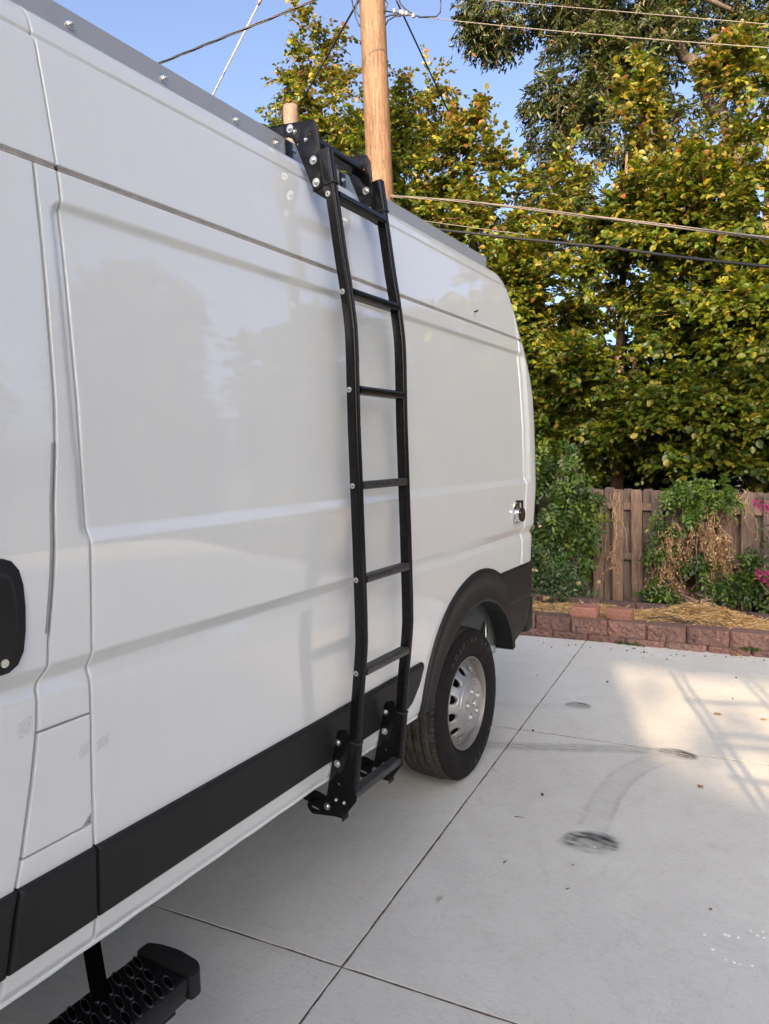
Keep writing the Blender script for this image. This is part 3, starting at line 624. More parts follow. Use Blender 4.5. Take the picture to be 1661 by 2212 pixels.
# tape residue stains with a slashed circle
def residue(parent,c,w_,h_,seed,circle=True,nm='tape_residue'):
    n=64; u=np.linspace(-1,1,n); UU,VV=np.meshgrid(u,u); Y=c[0]+UU*w_/2; Z=c[1]+VV*h_/2+UU*.006; X=BX(Y,Z)+.0014
    rg=np.random.default_rng(seed); nz=rg.random((10,10)); gi=np.clip(((UU+1)/2*8.99),0,8.99); gj=np.clip(((VV+1)/2*8.99),0,8.99)
    i0=gi.astype(int);j0=gj.astype(int);fi=gi-i0;fj=gj-j0; N=nz[j0,i0]*(1-fi)*(1-fj)+nz[j0,i0+1]*fi*(1-fj)+nz[j0+1,i0]*(1-fi)*fj+nz[j0+1,i0+1]*fi*fj
    edge=np.maximum(np.abs(UU),np.abs(VV)); a=.13*(N>.22)*(edge<.80+.25*(N-.5))*(.5+.7*N)
    if circle:
        q=np.hypot(UU*w_,VV*h_)/2; rr=min(w_,h_)*.38; a=np.where(np.abs(q-rr)<.0016,.02,a); a=np.where((np.abs(UU*w_-VV*h_)/2<.0012)&(q<rr),.02,a); a=np.where(np.abs(np.abs(q-rr)-.0024)<.0008,.17,a)
    a=a*(.75+.5*rg.random(a.shape)); V=np.stack([X,Y,Z],-1).reshape(-1,3); idx=np.arange(n*n).reshape(n,n); F=np.stack([idx[:-1,:-1],idx[:-1,1:],idx[1:,1:],idx[1:,:-1]],-1).reshape(-1,4)
    build(nm,V,F,M_res,parent,True,cols=np.repeat(a.reshape(-1,1),3,1))
def stainmat(name,c,rough=.8):
    t=NT(name); at=t.n('ShaderNodeAttribute',attribute_name='col'); sp=t.n('ShaderNodeSeparateColor'); t.l(at.outputs['Color'],sp.inputs[0]); t.set(Base_Color=c,Roughness=rough)
    tr=t.n('ShaderNodeBsdfTransparent'); mx=t.n('ShaderNodeMixShader'); t.l(sp.outputs[0],mx.inputs[0]); t.l(tr.outputs[0],mx.inputs[1]); t.l(t.b.outputs[0],mx.inputs[2]); t.l(mx.outputs[0],t.out.inputs[0]); return t.m
M_res=stainmat('tape_glue_residue',(.20,.19,.17))
residue(door,(-2.281,1.056),.034,.042,1); residue(fuel,(-2.147,.960),.030,.034,2); residue(side,(-2.101,.961),.036,.028,3,False)
# shore power inlet
inl=thing('power_inlet',parent=van)
b0=float(BX(.45,1.26))
prism('inlet_plate',rpoly([(.408,1.207),(.492,1.207),(.492,1.296),(.475,1.325),(.425,1.325),(.408,1.296)],.012),b0,b0+.008,M_chrome,inl,plane='yz',bev=.002)
bm=bmesh.new(); addcyl(bm,(b0+.008,.450,1.250),(b0+.026,.450,1.250),.037,.036,36); addcyl(bm,(b0+.026,.450,1.250),(b0+.031,.450,1.250),.036,.030,36); bmfin(bm,'inlet_cap',M_chrome,inl,angle=30)
bm=bmesh.new(); addcyl(bm,(b0+.031,.450,1.250),(b0+.038,.450,1.250),.0385,.036,36); addbox(bm,(b0+.034,.450,1.300),(.007,.022,.05),.002); addbox(bm,(b0+.022,.450,1.318),(.03,.024,.012),.002); bmfin(bm,'inlet_lid',simple('dark_lid',(.03,.022,.02),.15,.6),inl,angle=30)
bolt('screw',(b0+.008,.435,1.312),.004,inl,ax='x',wr=.0045,h=.002); bolt('screw',(b0+.008,.418,1.217),.004,inl,ax='x',wr=.0045,h=.002)
# tail lamp, rear hinge, grommet pins
prism('tail_lamp',rpoly([(.895,.97),(.925,.97),(.925,1.50),(.895,1.50)],.01),-.30,-.108,M_red,van,plane='yz',bev=.008)
bm=bmesh.new(); addbox(bm,(-.125,.925,1.80),(.05,.05,.075),.006,seg=2); addcyl(bm,(-.105,.945,1.755),(-.105,.945,1.845),.010,n=12); bmfin(bm,'door_hinge',M_paint,van,angle=40)
cyl('stud',(float(BX(.03,2.225))-.002,.03,2.225),(float(BX(.03,2.225))+.018,.034,2.229),.0035,M_gap,van)
# ================================================================ GROUND
gth=R(4.58)   # slab grid is turned a little from the van
g0=Vector((.073,-1.375,0)); ey=Vector((-math.sin(gth),math.cos(gth),0)); ex=Vector((math.cos(gth),math.sin(gth),0))
drive=thing('driveway',kind='structure')
def gp(a,b,z=0): return g0+ex*a+ey*b+Vector((0,0,z))
B2=2.078
bm=bmesh.new(); 
vs=[bm.verts.new(gp(a,b,-.0032)) for a,b in ((-9,-12),(9,-12),(9,4.2),(-9,4.2))]; bm.faces.new(vs); jb=bmfin(bm,'joint_filler',M_joint,drive)
cols_=[-9,-6.1,-3.05,0,3.05,6.1,9]; rows=[-12.5,-10.4,-8.3,-6.2,-4.15,-2.08,0,B2,4.17]
for i in range(len(cols_)-1):
    for j in range(len(rows)-1):
        a0,a1,b0_,b1=cols_[i]+.0028,cols_[i+1]-.0028,rows[j]+.0028,rows[j+1]-.0028
        bm=bmesh.new()
        def ej(n,f): # slightly ragged tooled edge
            return [f(k/n)+0 for k in range(n+1)]
        N=46 if (i in (2,3) and j in (5,6,7)) else 1
        P=[]
        for k in range(N): P.append((a0+(a1-a0)*k/N,b0_))
        for k in range(N): P.append((a1,b0_+(b1-b0_)*k/N))
        for k in range(N): P.append((a1-(a1-a0)*k/N,b1))
        for k in range(N): P.append((a0,b1-(b1-b0_)*k/N))
        if N>1: P=[(a+random.gauss(0,.0009),b+random.gauss(0,.0009)) for a,b in P]
        cx_,cy_=(a0+a1)/2,(b0_+b1)/2
        def ring(ins,z): return [bm.verts.new(gp(a+(cx_-a)/abs(cx_-a+1e-9)*min(ins,abs(cx_-a)),b+(cy_-b)/abs(cy_-b+1e-9)*min(ins,abs(cy_-b)),z)) for a,b in P]
        r0=ring(0,-.05);r1=ring(0,-.004);r2_=ring(.0008,-.0012);r3=ring(.0025,0)
        for A,B in ((r0,r1),(r1,r2_),(r2_,r3)):
            for k in range(len(P)): bm.faces.new((A[k],A[(k+1)%len(P)],B[(k+1)%len(P)],B[k]))
        bm.faces.new(r3); so_=bmfin(bm,'slab',M_conc,drive); so_.data.materials.append(M_joint)
        for p_ in so_.data.polygons:
            if abs(p_.normal.z)<.3: p_.material_index=1
# terrain: level under the drive, dropping behind the planting bed, one sheet to the horizon
def tz(x,y): 
    return -.06-.12*float(sst(3.3,4.4,y))+0
xsT=[-600,-60,-20]+list(np.arange(-12,14,1.))+[25,60,600]; ysT=[-600,-60,-20]+list(np.arange(-13,3,2.))+list(np.arange(3,16,.4))+[20,40,90,300,900]
V=[(x,y,tz(x,y)+(0.0 if y<3 or y>60 else .03*math.sin(x*1.7+y*2.3))) for y in ysT for x in xsT]; n=len(xsT)
F=[(j*n+i,j*n+i+1,(j+1)*n+i+1,(j+1)*n+i) for j in range(len(ysT)-1) for i in range(n-1)]
tag(build('ground',V,F,M_field,None,True),kind='structure')
# tyre marks and stains on the slabs
M_mark=stainmat('tyre_rubber_mark',(.045,.045,.047),.9)
def vnoise(X,Y,seed,f):
    rg=np.random.default_rng(seed); T=rg.random((64,64)); a=(X*f)%63; b=(Y*f)%63; i=a.astype(int);j=b.astype(int);fa=a-i;fb=b-j
    return T[j,i]*(1-fa)*(1-fb)+T[j,i+1]*fa*(1-fb)+T[j+1,i]*(1-fa)*fb+T[j+1,i+1]*fa*fb
def mark(x0,x1,y0,y1,fn,res=.005,nm='tyre_mark',mat=None,z=.0022):
    X=np.arange(x0,x1,res);Y=np.arange(y0,y1,res); XX,YY=np.meshgrid(X,Y); A=np.clip(fn(XX,YY),0,.95); ny,nx=XX.shape
    idx=np.arange(ny*nx).reshape(ny,nx); F=np.stack([idx[:-1,:-1],idx[:-1,1:],idx[1:,1:],idx[1:,:-1]],-1).reshape(-1,4)
    F=F[A.reshape(-1)[F].max(1)>.01]; V=np.stack([XX,YY,np.full_like(XX,z)],-1).reshape(-1,3); u,inv=np.unique(F,return_inverse=True)
    build(nm,V[u],inv.reshape(F.shape),mat or M_mark,drive,False,cols=np.repeat(A.reshape(-1,1)[u],3,1))
def streak(X,Y,s): return .55+.9*(vnoise(X+3,Y*9+3,s,14)-.35)+.5*(vnoise(X,Y,s+1,40)-.5)
def pivot(cx,cy,rx,ry,ang,seed,peak=.75):
    def f(X,Y):
        c,s=math.cos(ang),math.sin(ang); u=((X-cx)*c+(Y-cy)*s)/rx; v=(-(X-cx)*s+(Y-cy)*c)/ry; r=np.hypot(u,v); th=np.arctan2(v,u)
        top=.5+.5*np.clip(v*1.3+.3,-1,1); rings=.84+.16*np.sin(r*17+2.2*np.sin(th*2)+3*vnoise(X,Y,seed+7,12))
        r=r+.16*(vnoise(X,Y,seed+3,16)-.5)+.08*(vnoise(X,Y,seed+4,45)-.5); return peak*sst(1.08,.72,r)*(.42+.58*top)*rings*np.clip(streak(X,Y,seed),0,1.3)*(1-.45*sst(-.1,-.8,v))
    return f
mark(.40,.74,-.46,-.16,pivot(.565,-.315,.125,.095,R(18),5,.85),.004)
mark(-.02,.22,1.10,1.36,pivot(.10,1.215,.085,.075,R(5),9,.62),.004)
mark(.60,.88,.64,.84,pivot(.74,.735,.105,.065,R(-4),13,.95),.004)
def band(P,W,lines,seed,peak,tread=True):
    P=np.array(P,float)
    def f(X,Y):
        best=np.full(X.shape,9.);along=np.zeros(X.shape);side_=np.zeros(X.shape);acc=0
        for a,b in zip(P[:-1],P[1:]):
            d=b-a;L=np.hypot(*d);d=d/L;t_=np.clip((X-a[0])*d[0]+(Y-a[1])*d[1],0,L);px=X-a[0]-t_*d[0];py=Y-a[1]-t_*d[1];q=np.hypot(px,py)
            sg=px*(-d[1])+py*d[0]; m=q<best; best=np.where(m,q,best);along=np.where(m,acc+t_,along);side_=np.where(m,sg,side_);acc+=L
        tot=acc; v=side_/W; a=np.zeros(X.shape)
        for c,wd,am in lines: a=np.maximum(a,am*sst(wd*1.9,wd*.3,np.abs(v-c)+.25*wd*(vnoise(X,Y,seed+8,30)-.5)))
        if tread: a=a*(.55+.45*(np.sin(along*2*math.pi/.017+np.sign(v)*1.4)>0))
        fade=sst(0,.06,along)*sst(0,.08,tot-along); return peak*a*fade*(np.hypot(0,best)<W*1.1)*np.clip(streak(X,Y,seed),0,1.2)
    return f
mark(-.35,.82,.30,.86,band([(-.3,.365),(0,.47),(.2,.55),(.45,.66),(.74,.75)],.052,[(-.85,.13,.6),(-.42,.12,1),(0,.12,.8),(.42,.12,1),(.85,.13,.6)],21,.46),.0042)
mark(.38,.82,-.32,.80,band([(.55,-.25),(.535,-.05),(.53,.12),(.545,.30),(.585,.46),(.65,.60),(.74,.70)],.062,[(-.92,.22,.9),(-.35,.30,.35),(.3,.30,.35),(.88,.24,.8)],33,.16,False),.0046)
mark(-.5,.14,.98,1.30,band([(-.45,1.0),(-.2,1.07),(.06,1.18)],.05,[(-.8,.3,.5),(.1,.25,.7),(.8,.2,.4)],41,.16,False),.006)
mark(.85,1.15,-.30,0,lambda X,Y:.20*sst(.5,.75,vnoise(X,Y,77,9))*sst(.14,.04,np.hypot(X-.98,(Y+.16)*1.6)),.008,'stain',stainmat('olive_stain',(.20,.19,.10)))
mark(.0,.20,-1.05,-.85,lambda X,Y:.35*sst(.03,.012,np.hypot(X-.20,Y+.93))*1.0,.006,'stain',stainmat('tan_stain',(.42,.33,.2)))
# white paint drops
M_drop=simple('white_paint_drop',(.85,.85,.83),.5)
for i,(x,y) in enumerate([(1.028,-.696),(1.085,-.664),(1.095,-.664),(1.123,-.66),(1.156,-.606),(1.191,-.593),(1.176,-.621),(1.195,-.623),(1.058,-.759),(1.098,-.79),(1.121,-.79),(1.136,-.791),(1.17,-.779),(.588,-.34),(1.30,-.70),(1.26,-.66),(1.33,-.60)]):
    r=random.uniform(.0028,.0052); 
    pts=[(x+r*random.uniform(.8,1.25)*math.cos(a),y+r*random.uniform(.8,1.25)*math.sin(a),.0018) for a in np.linspace(0,2*math.pi,11)[:-1]]
    build('paint_spot',pts+[(p[0],p[1],.0) for p in pts],[tuple(range(10))]+[(k,(k+1)%10,10+(k+1)%10,10+k) for k in range(10)],M_drop,drive)
# ================================================================ RETAINING WALL
wall=thing('retaining_wall','low two-course retaining wall of rough red split-face blocks in front of the straw bed','retaining wall',(0,2.82,0))
def block_mesh(w_,h_,d_,seed,rough=.006,cham=.018):
    rg=np.random.default_rng(seed); nx,nz=15,6; V=[];F=[]
    for j in range(nz):
        for i in range(nx):
            u=i/(nx-1);v=j/(nz-1); x=(u-.5)*w_; z=v*h_; e=min(u,1-u)*w_; 
            y=-d_+ (cham*(1-min(e/cham,1)) if e<cham else 0)+ (rg.normal(0,rough) if 0<i<nx-1 and 0<j<nz-1 else rg.uniform(0,.004))
            V.append((x+(0 if i in (0,nx-1) else rg.normal(0,.002)),y,z+(0 if j in (0,nz-1) else rg.normal(0,.001))))
    for j in range(nz-1):
        for i in range(nx-1): a=j*nx+i; F+=[(a,a+1,a+nx+1),(a,a+nx+1,a+nx)] if (i+j)%2 else [(a,a+1,a+nx),(a+1,a+nx+1,a+nx)]
    b=len(V); V+=[(-.5*w_+.012,0,0),(.5*w_-.012,0,0),(.5*w_-.012,0,h_),(-.5*w_+.012,0,h_)]
    F.append((b,b+1,b+2,b+3)); F.append((nx-1,b+1,b+2,nz*nx-1)+() ); F.append((0,(nz-1)*nx,b+3,b))
    F[-2]=(nx-1,)+(b+1,b+2)+tuple(range(nz*nx-1,nx-1,-nx)); F[-1]=tuple(range(0,nz*nx,nx))+(b+3,b)
    F.append(tuple((nz-1)*nx+i for i in range(nx))+(b+2,b+3)); F.append(tuple(range(nx))[::-1]+(b,b+1))
    return mkmesh('block',V,F,M_block)
bms=[block_mesh(.298,.122,.15,s) for s in range(5)]; bml=[block_mesh(.298,.10,.15,s+9,.005) for s in range(5)]
def wally(x): return 2.815+.012*max(0,x+.2)+(.05*max(0,x-.55) if x>.55 else 0)-.0*x
for k in range(-7,9):
    x=.353+k*.3035; place('block',bms[k%5],wall,loc=(x,wally(x)-2.82+.150-.012+random.uniform(-.003,.003),.053),rot=(0,0,R(random.uniform(-1.2,1.2)+1.5)))
    x=x-.155; place('block',bml[(k+2)%5],wall,loc=(x,wally(x)-2.82+.138-.012,-.050),rot=(0,0,R(random.uniform(-.6,.6)+1)))
for o in wall.children: pass
# mortar/dirt crumbs + weeds at the foot of the wall are stuff on it
# two loose pavers lying on the wall
def paver(name,label,c,s,rz,ledge):
    bm=bmesh.new(); addbox(bm,(0,0,s[2]/2),s,.006,seg=2); o=bmfin(bm,name,M_brick,None,angle=40); o.location=c; o.rotation_euler=(0,0,rz)
    if ledge:
        bm=bmesh.new(); addbox(bm,(0,.02,s[2]+.0065),(s[0]*.95,s[1]*.62,.013),.004); 
        bmfin(bm,'raised_lip',M_brick,o)
    return tag(o,label,'paver')
paver('paver','reddish paver block with a raised lip on top, standing on the wall at left',(-.302,2.915,.176),(.215,.145,.085),R(1),True)
paver('paver','plain smooth-topped red paver standing on the wall, right of the lipped one',(-.016,2.93,.176),(.208,.10,.092),R(-2),False)
# ================================================================ PLANTING BED
def bedz(x,y): 
    z=.135+.045*math.exp(-((x-.55)/.30)**2-((y-3.40)/.28)**2)*2.2+.012*math.sin(x*7+y*3)+.008*math.sin(x*17-y*11)
    return z-.05*float(sst(3.42,3.7,y))-.5*float(sst(3.7,3.9,y)) -.02*float(sst(2.98,2.90,y))
gx=np.arange(-4,4.01,.07);gy=np.arange(2.88,3.9,.05); V=[(x,y,bedz(x,y)) for y in gy for x in gx]; n=len(gx)
F=[(j*n+i,j*n+i+1,(j+1)*n+i+1,(j+1)*n+i) for j in range(len(gy)-1) for i in range(n-1)]
tag(build('planting_bed',V,F,M_bed,None,True),kind='structure')
N=30000; X=rng.uniform(-1.3,1.9,N); Y=2.90+rng.random(N)**.9*.66; Z=np.array([bedz(a,b) for a,b in zip(X,Y)])+rng.uniform(.001,.022,N)
ang=rng.normal(.0,.9,N); Lh=np.clip(rng.exponential(.016,N)+.010,.01,.075); pit_=rng.normal(.03,.2,N); wd=rng.uniform(.0014,.0030,N)
d=np.stack([np.cos(ang)*np.cos(pit_),np.sin(ang)*np.cos(pit_),np.sin(pit_)],1); s_=np.stack([-np.sin(ang),np.cos(ang),rng.normal(0,.5,N)],1)*wd[:,None]; c0=np.stack([X,Y,Z],1)
V=np.concatenate([c0-d*Lh[:,None]-s_,c0-d*Lh[:,None]+s_,c0+d*Lh[:,None]+s_,c0+d*Lh[:,None]-s_]); k=np.arange(N); F=np.stack([k,k+N,k+2*N,k+3*N],1)
base=np.array([(.80,.60,.30),(.60,.37,.14),(.80,.58,.30),(.38,.21,.09),(.52,.34,.17)]); cc=base[rng.integers(0,5,N)]*rng.uniform(.75,1.15,(N,1)); 
tag(build('straw_mulch',V,F,M_straw,None,False,cols=np.concatenate([cc]*4)),'golden straw mulch spread over the bed behind the block wall','mulch',kind='stuff')
# dark edging course behind the straw
edg=thing('edging_course','row of dark weathered edging blocks between the straw bed and the fence','edging',(0,3.58,0))
em=block_mesh(.30,.10,.09,31,.003); em.materials.clear(); em.materials.append(M_darkblock)
for k in range(-9,9):
    x=k*.305+.12; place('block',em,edg,loc=(x,.10+.0*x-.01*(k%2),.075-.012*max(0,x)),rot=(0,R(random.uniform(-1,1)),R(random.uniform(-2,2))))
# ================================================================ FENCE
fence=thing('board_fence','weathered brown wooden board fence with dog-eared tops overgrown by vines','fence',(0,5.0,-.35))
def board_mesh(w_,h_,t_=.016):
    c=.018; poly=[(-w_/2,0),(w_/2,0),(w_/2,h_-c*1.1),(w_/2-c,h_),(-w_/2+c,h_),(-w_/2,h_-c*1.1)]
    bm=bmesh.new(); vs=[bm.verts.new((a,0,b)) for a,b in poly]; f=bm.faces.new(vs); r=bmesh.ops.extrude_face_region(bm,geom=[f]); bmesh.ops.translate(bm,vec=(0,t_,0),verts=[v for v in r['geom'] if isinstance(v,bmesh.types.BMVert)])
    bmesh.ops.recalc_face_normals(bm,faces=bm.faces); bmesh.ops.bevel(bm,geom=bm.edges[:],offset=.0015,segments=1,affect='EDGES'); me=bpy.data.meshes.new('board'); bm.to_mesh(me); bm.free(); me.materials.append(M_fence); return me
BM=[board_mesh(.113+random.uniform(-.002,.002),1.5+random.uniform(-.012,.008)) for _ in range(6)]
for k in range(-38,22):
    x=-.49+.2132*k; top=1.152-.030*(x+.5)
    if abs(x)<14:
        place('board',random.choice(BM),fence,loc=(x,0,.35+top-1.5+random.uniform(-.006,.006)),rot=(0,R(random.uniform(-.5,.5)),R(random.uniform(-.7,.7))))
        place('board',random.choice(BM),fence,loc=(x+.1066,.066,.35+top-1.5+random.uniform(-.006,.006)),rot=(0,R(random.uniform(-.4,.4)),R(random.uniform(-.7,.7))))
for x0 in np.arange(-8.5,4.5,2.44):
    for z in (.960,.406,-.15):
        o=box('rail',(0,0,0),(2.43,.040,.078),M_fence,fence,.003); o.location=(x0+1.22,.041,z+.35-.03*(x0+1.72)); o.rotation_euler=(0,R(1.7),0)
for x in np.arange(-8.5,4.6,2.44): o=box('post',(0,0,0),(.088,.088,1.45),M_fence,fence,.004); o.location=(x,.15,.35+.35)
# ================================================================ LEAVES
def leafmesh(P,D,Nn,L,W,C,name,mat,parent=None,droop=.18,fold=.16,rnd=False):
    """P base, D direction, Nn leaf normal, per leaf length, width, colour"""
    D=D/np.linalg.norm(D,axis=1,keepdims=True); Nn=Nn-(Nn*D).sum(1,keepdims=True)*D; Nn/=np.linalg.norm(Nn,axis=1,keepdims=True)+1e-9; Sd=np.cross(D,Nn)
    L=L[:,None];W=W[:,None]
    def q(t_,w_,sg): return P+D*L*t_-Nn*L*droop*t_*t_+Sd*W*w_*sg+Nn*W*fold*w_*1.7
    n=len(P)
    if rnd:
        vs=[P,q(.16,.30,1),q(.45,.52,1),q(.78,.36,1),q(1,0,1),q(.78,.36,-1),q(.45,.52,-1),q(.16,.30,-1)]; k=8; f=np.array([[0,1,2,3,4],[0,4,5,6,7]])
    else:
        vs=[P,q(.38,.5,1),q(.75,.40,1),q(1,0,1),q(.75,.40,-1),q(.38,.5,-1)]; k=6; f=np.array([[0,1,2,3],[0,3,4,5]])
    V=np.stack(vs,1).reshape(-1,3); b=np.arange(n)[:,None]*k; F=np.concatenate([b+f[:1],b+f[1:]]); return build(name,V,F,mat,parent,True,cols=np.repeat(C,k,0))
def noise3(P,seed,f):
    rg=np.random.default_rng(seed); T=rg.random((24,24,24)); Q=(P*f)%23; i=Q.astype(int); w_=Q-i; r=0
    for dx in (0,1):
        for dy in (0,1):
            for dz in (0,1):
                r=r+T[i[:,0]+dx,i[:,1]+dy,i[:,2]+dz]*np.where(dx,w_[:,0],1-w_[:,0])*np.where(dy,w_[:,1],1-w_[:,1])*np.where(dz,w_[:,2],1-w_[:,2])
    return r
def palette(cols,w,n,rg):
    c=np.array(cols); i=rg.choice(len(c),n,p=np.array(w)/sum(w)); return c[i]*rg.uniform(.75,1.2,(n,1))*np.stack([rg.uniform(.9,1.12,n),np.ones(n),rg.uniform(.8,1.1,n)],1)
def sprays(lobes,ntw,seed,lps=11,tl=(.25,.5),leaf=(.075,.052),cols=None,wts=None,thr=.42,drp=.15,nf=1.3,shell=.55,yellow=None,upb=.35,plates=False,per=30):
    """twig sprays spread through a union of ellipsoid lobes -> arrays for leafmesh, and twig lines"""
    rg=np.random.default_rng(seed); vol=np.array([a[3]*a[4]*a[5] for a in lobes])**.75; li=rg.choice(len(lobes),ntw*3,p=vol/vol.sum()); Lb=np.array(lobes)[li]
    if plates:
        nb=int(ntw*3/per); li=rg.choice(len(lobes),nb,p=vol/vol.sum()); Lb=np.array(lobes)[li]
        u=rg.normal(size=(nb,3)); u[:,2]*=.8; u[:,1]-=.35; u/=np.linalg.norm(u,axis=1,keepdims=True)
        B0=Lb[:,:3]+u*Lb[:,3:6]*rg.uniform(.15,.45,(nb,1)); Bd=u*Lb[:,3:6]; Bl=np.linalg.norm(Bd,axis=1)*rg.uniform(.65,1.0,nb); Bd=Bd/np.linalg.norm(Bd,axis=1,keepdims=True); Bd[:,2]=Bd[:,2]*.75+rg.uniform(-.1,.25,nb); Bd/=np.linalg.norm(Bd,axis=1,keepdims=True)
        hs=np.cross(Bd,[0,0,1.]); hs/=np.linalg.norm(hs,axis=1,keepdims=True)+1e-6
        bi=np.repeat(np.arange(nb),per); t_=rg.random(len(bi))**.7; lat=rg.normal(0,.33,len(bi))*(.25+.75*(1-t_))*Bl[bi]*.55
        P=B0[bi]+Bd[bi]*(t_*Bl[bi])[:,None]+hs[bi]*lat[:,None]+np.array([0,0,1])*(-.22*(t_**2)*Bl[bi]*.6+rg.normal(0,.035,len(bi)))[:,None]
        u=Bd[bi]*.8+hs[bi]*np.sign(lat)[:,None]*.5; u/=np.linalg.norm(u,axis=1,keepdims=True); r=None
    else:
        u=rg.normal(size=(ntw*3,3)); u/=np.linalg.norm(u,axis=1,keepdims=True); r=(shell+(1.03-shell)*rg.random(ntw*3)**.55)[:,None]
        P=Lb[:,:3]+u*Lb[:,3:6]*r
    nz=noise3(P*np.array([1,1,1.5])+50,seed+1,nf); keep=nz+rg.normal(0,.04,len(P))>thr; keep&=P[:,2]>.2
    P=P[keep]; u=u[keep]
    if not plates: P=P[:ntw];u=u[:ntw]
    else:
        q=rg.permutation(len(P))[:ntw]; P=P[q];u=u[q]
    n=len(P)
    D=u*np.array([1,1,.6])+rg.normal(0,.45 if not plates else .30,(n,3))+np.array([0,-.15,-drp]); D[:,2]+=upb*np.clip(u[:,2],0,1); D/=np.linalg.norm(D,axis=1,keepdims=True)
    T=rg.uniform(tl[0],tl[1],n); k=np.tile(np.arange(lps),n); idx=np.repeat(np.arange(n),lps); s=(k+.5)/lps
    upv=np.array([0,0,1.])+rg.normal(0,.35,(n,3)); Sd=np.cross(D,upv); Sd/=np.linalg.norm(Sd,axis=1,keepdims=True); Nn=np.cross(Sd,D)
    base=P[idx]+D[idx]*(T[idx]*(s-.3))[:,None]+np.array([0,0,-1])*((s**2)*T[idx]*.18)[:,None]
    side=np.where(k%2==0,1,-1)[:,None]; LD=D[idx]*.75+Sd[idx]*side*.8+rg.normal(0,.28,(len(idx),3))+np.array([0,0,-.15])
    LN=Nn[idx]+rg.normal(0,.38,(len(idx),3)); sz=rg.uniform(.42,1.30,len(idx)); C=palette(cols,wts,len(idx),rg); tw=(rg.normal(1,.13,n))[idx][:,None]; C=C*tw
    if yellow is not None:
        y=yellow(base,rg); C=C*(1-y[:,None])+palette([(.30,.19,.03),(.25,.21,.03),(.26,.10,.035),(.20,.07,.035)],[3,4,2,1],len(idx),rg)*y[:,None]
    tips=np.stack([P-D*(T*.3)[:,None],P+D*(T*.7)[:,None]-np.array([0,0,1])*(T*.18)[:,None]],1)
    return base,LD,LN,leaf[0]*sz,leaf[1]*sz,np.clip(C,.003,1),tips
def twigs(tips,name,mat,parent,r=.003,step=1):
    tips=tips[::step]; n=len(tips); a,b=tips[:,0],tips[:,1]; d=b-a; s=np.cross(d,[0.3,0.2,1.]); s/=np.linalg.norm(s,axis=1,keepdims=True); t2=np.cross(d,s); t2/=np.linalg.norm(t2,axis=1,keepdims=True)
    vs=[a+s*r,a-s*r*.5+t2*r*.87,a-s*r*.5-t2*r*.87,b+s*r*.4,b-s*r*.2+t2*r*.35,b-s*r*.2-t2*r*.35]; V=np.stack(vs,1).reshape(-1,3); k=np.arange(n)[:,None]*6
    F=np.concatenate([k+np.array([[0,1,4,3]]),k+np.array([[1,2,5,4]]),k+np.array([[2,0,3,5]])]); o=build(name,V,F,mat,parent); o['kind']='stuff'; return o
GREEN=[(.066,.105,.010),(.105,.140,.011),(.165,.175,.013),(.034,.064,.009),(.25,.215,.018)]; GW=[4,4,3,2,1.2]
def branch(p0,p1,r0,r1,n=7,wob=.12,seed=0):
    rg=random.Random(seed); p0=Vector(p0);p1=Vector(p1); L=(p1-p0).length; pts=[];rad=[]
    for i in range(n):
        t_=i/(n-1); q=p0.lerp(p1,t_)+Vector((rg.uniform(-1,1),rg.uniform(-1,1),rg.uniform(-1,1)*.5))*wob*L*.12*math.sin(math.pi*t_); pts.append(q); rad.append(r0*(1-t_)+r1*t_)
    return pts,rad
def tree(name,label,group,trunk,limbs,lobes,ntw,seed,bark=None,**k):
    base=Vector(trunk[0][0]); root=thing(name,label,'tree',(base.x,base.y,base.z),group); off=np.array(base)
    pts,rad=[Vector(p)-base for p in trunk[0]],trunk[1]; V,F=tube(pts,rad,12); build('trunk',V,F,bark or M_bark2,root,True)
    for i,(p0,p1,r0,r1) in enumerate(limbs):
        pt,rd=branch(Vector(p0)-base,Vector(p1)-base,r0,r1,8,1.0,seed+i); V,F=tube(pt,rd,8); build('limb',V,F,bark or M_bark2,root,True)
    b,LD,LN,L,W,C,tips=sprays(lobes,ntw,seed,**k); o=leafmesh(b-off,LD,LN,L,W,C,'crown',M_leaf,root,droop=.26,rnd=bool(k.get('plates'))); o['kind']='stuff'
    twigs(tips-off,'twigs',M_bark2,root,.0035,2); return root
def yl_top(zt,amt,xl=None):
    def f(P,rg):
        p=amt*sst(zt-2.2,zt+.2,P[:,2]); n=noise3(P+20,3,1.1); return np.where(rg.random(len(P))<p*1.4*n+.03,1.,0.)*rg.uniform(.4,1,len(P))
    return f
# left tree : orange-tinted top, behind the poles
LB=[(-5.75,7,8.0,.42,.5,.95),(-5.6,7,7.1,.8,.7,.7),(-6.65,7,6.75,.55,.6,.55),(-5.0,7.1,6.5,1.0,.8,.9),(-6.1,7,6.0,1.0,.9,.9),(-4.1,7.1,6.75,.55,.6,.8),(-4.4,7,5.6,1.1,.9,1.2),(-5.4,7,5.0,1.4,1.0,1.3),(-3.75,7,6.9,.35,.4,.5)]
tree('hedge_tree','broadleaf tree with an orange-tinged pointed top rising behind the new utility pole','broadleaf trees beyond the fence',([(-5.2,7.4,-.2),(-5.25,7.4,3),(-5.4,7.3,6),(-5.6,7.2,8)],[.11,.09,.06,.02]),
 [((-5.25,7.4,3),(-3.9,7.1,5.8),.045,.012),((-5.3,7.4,4.2),(-6.6,7.0,6.5),.04,.01),((-5.3,7.4,5),(-4.5,7.1,6.8),.03,.008)],LB,4400,101,leaf=(.074,.054),cols=GREEN,wts=GW,thr=.24,nf=1.9,plates=True,per=24,yellow=yl_top(7.8,.75))
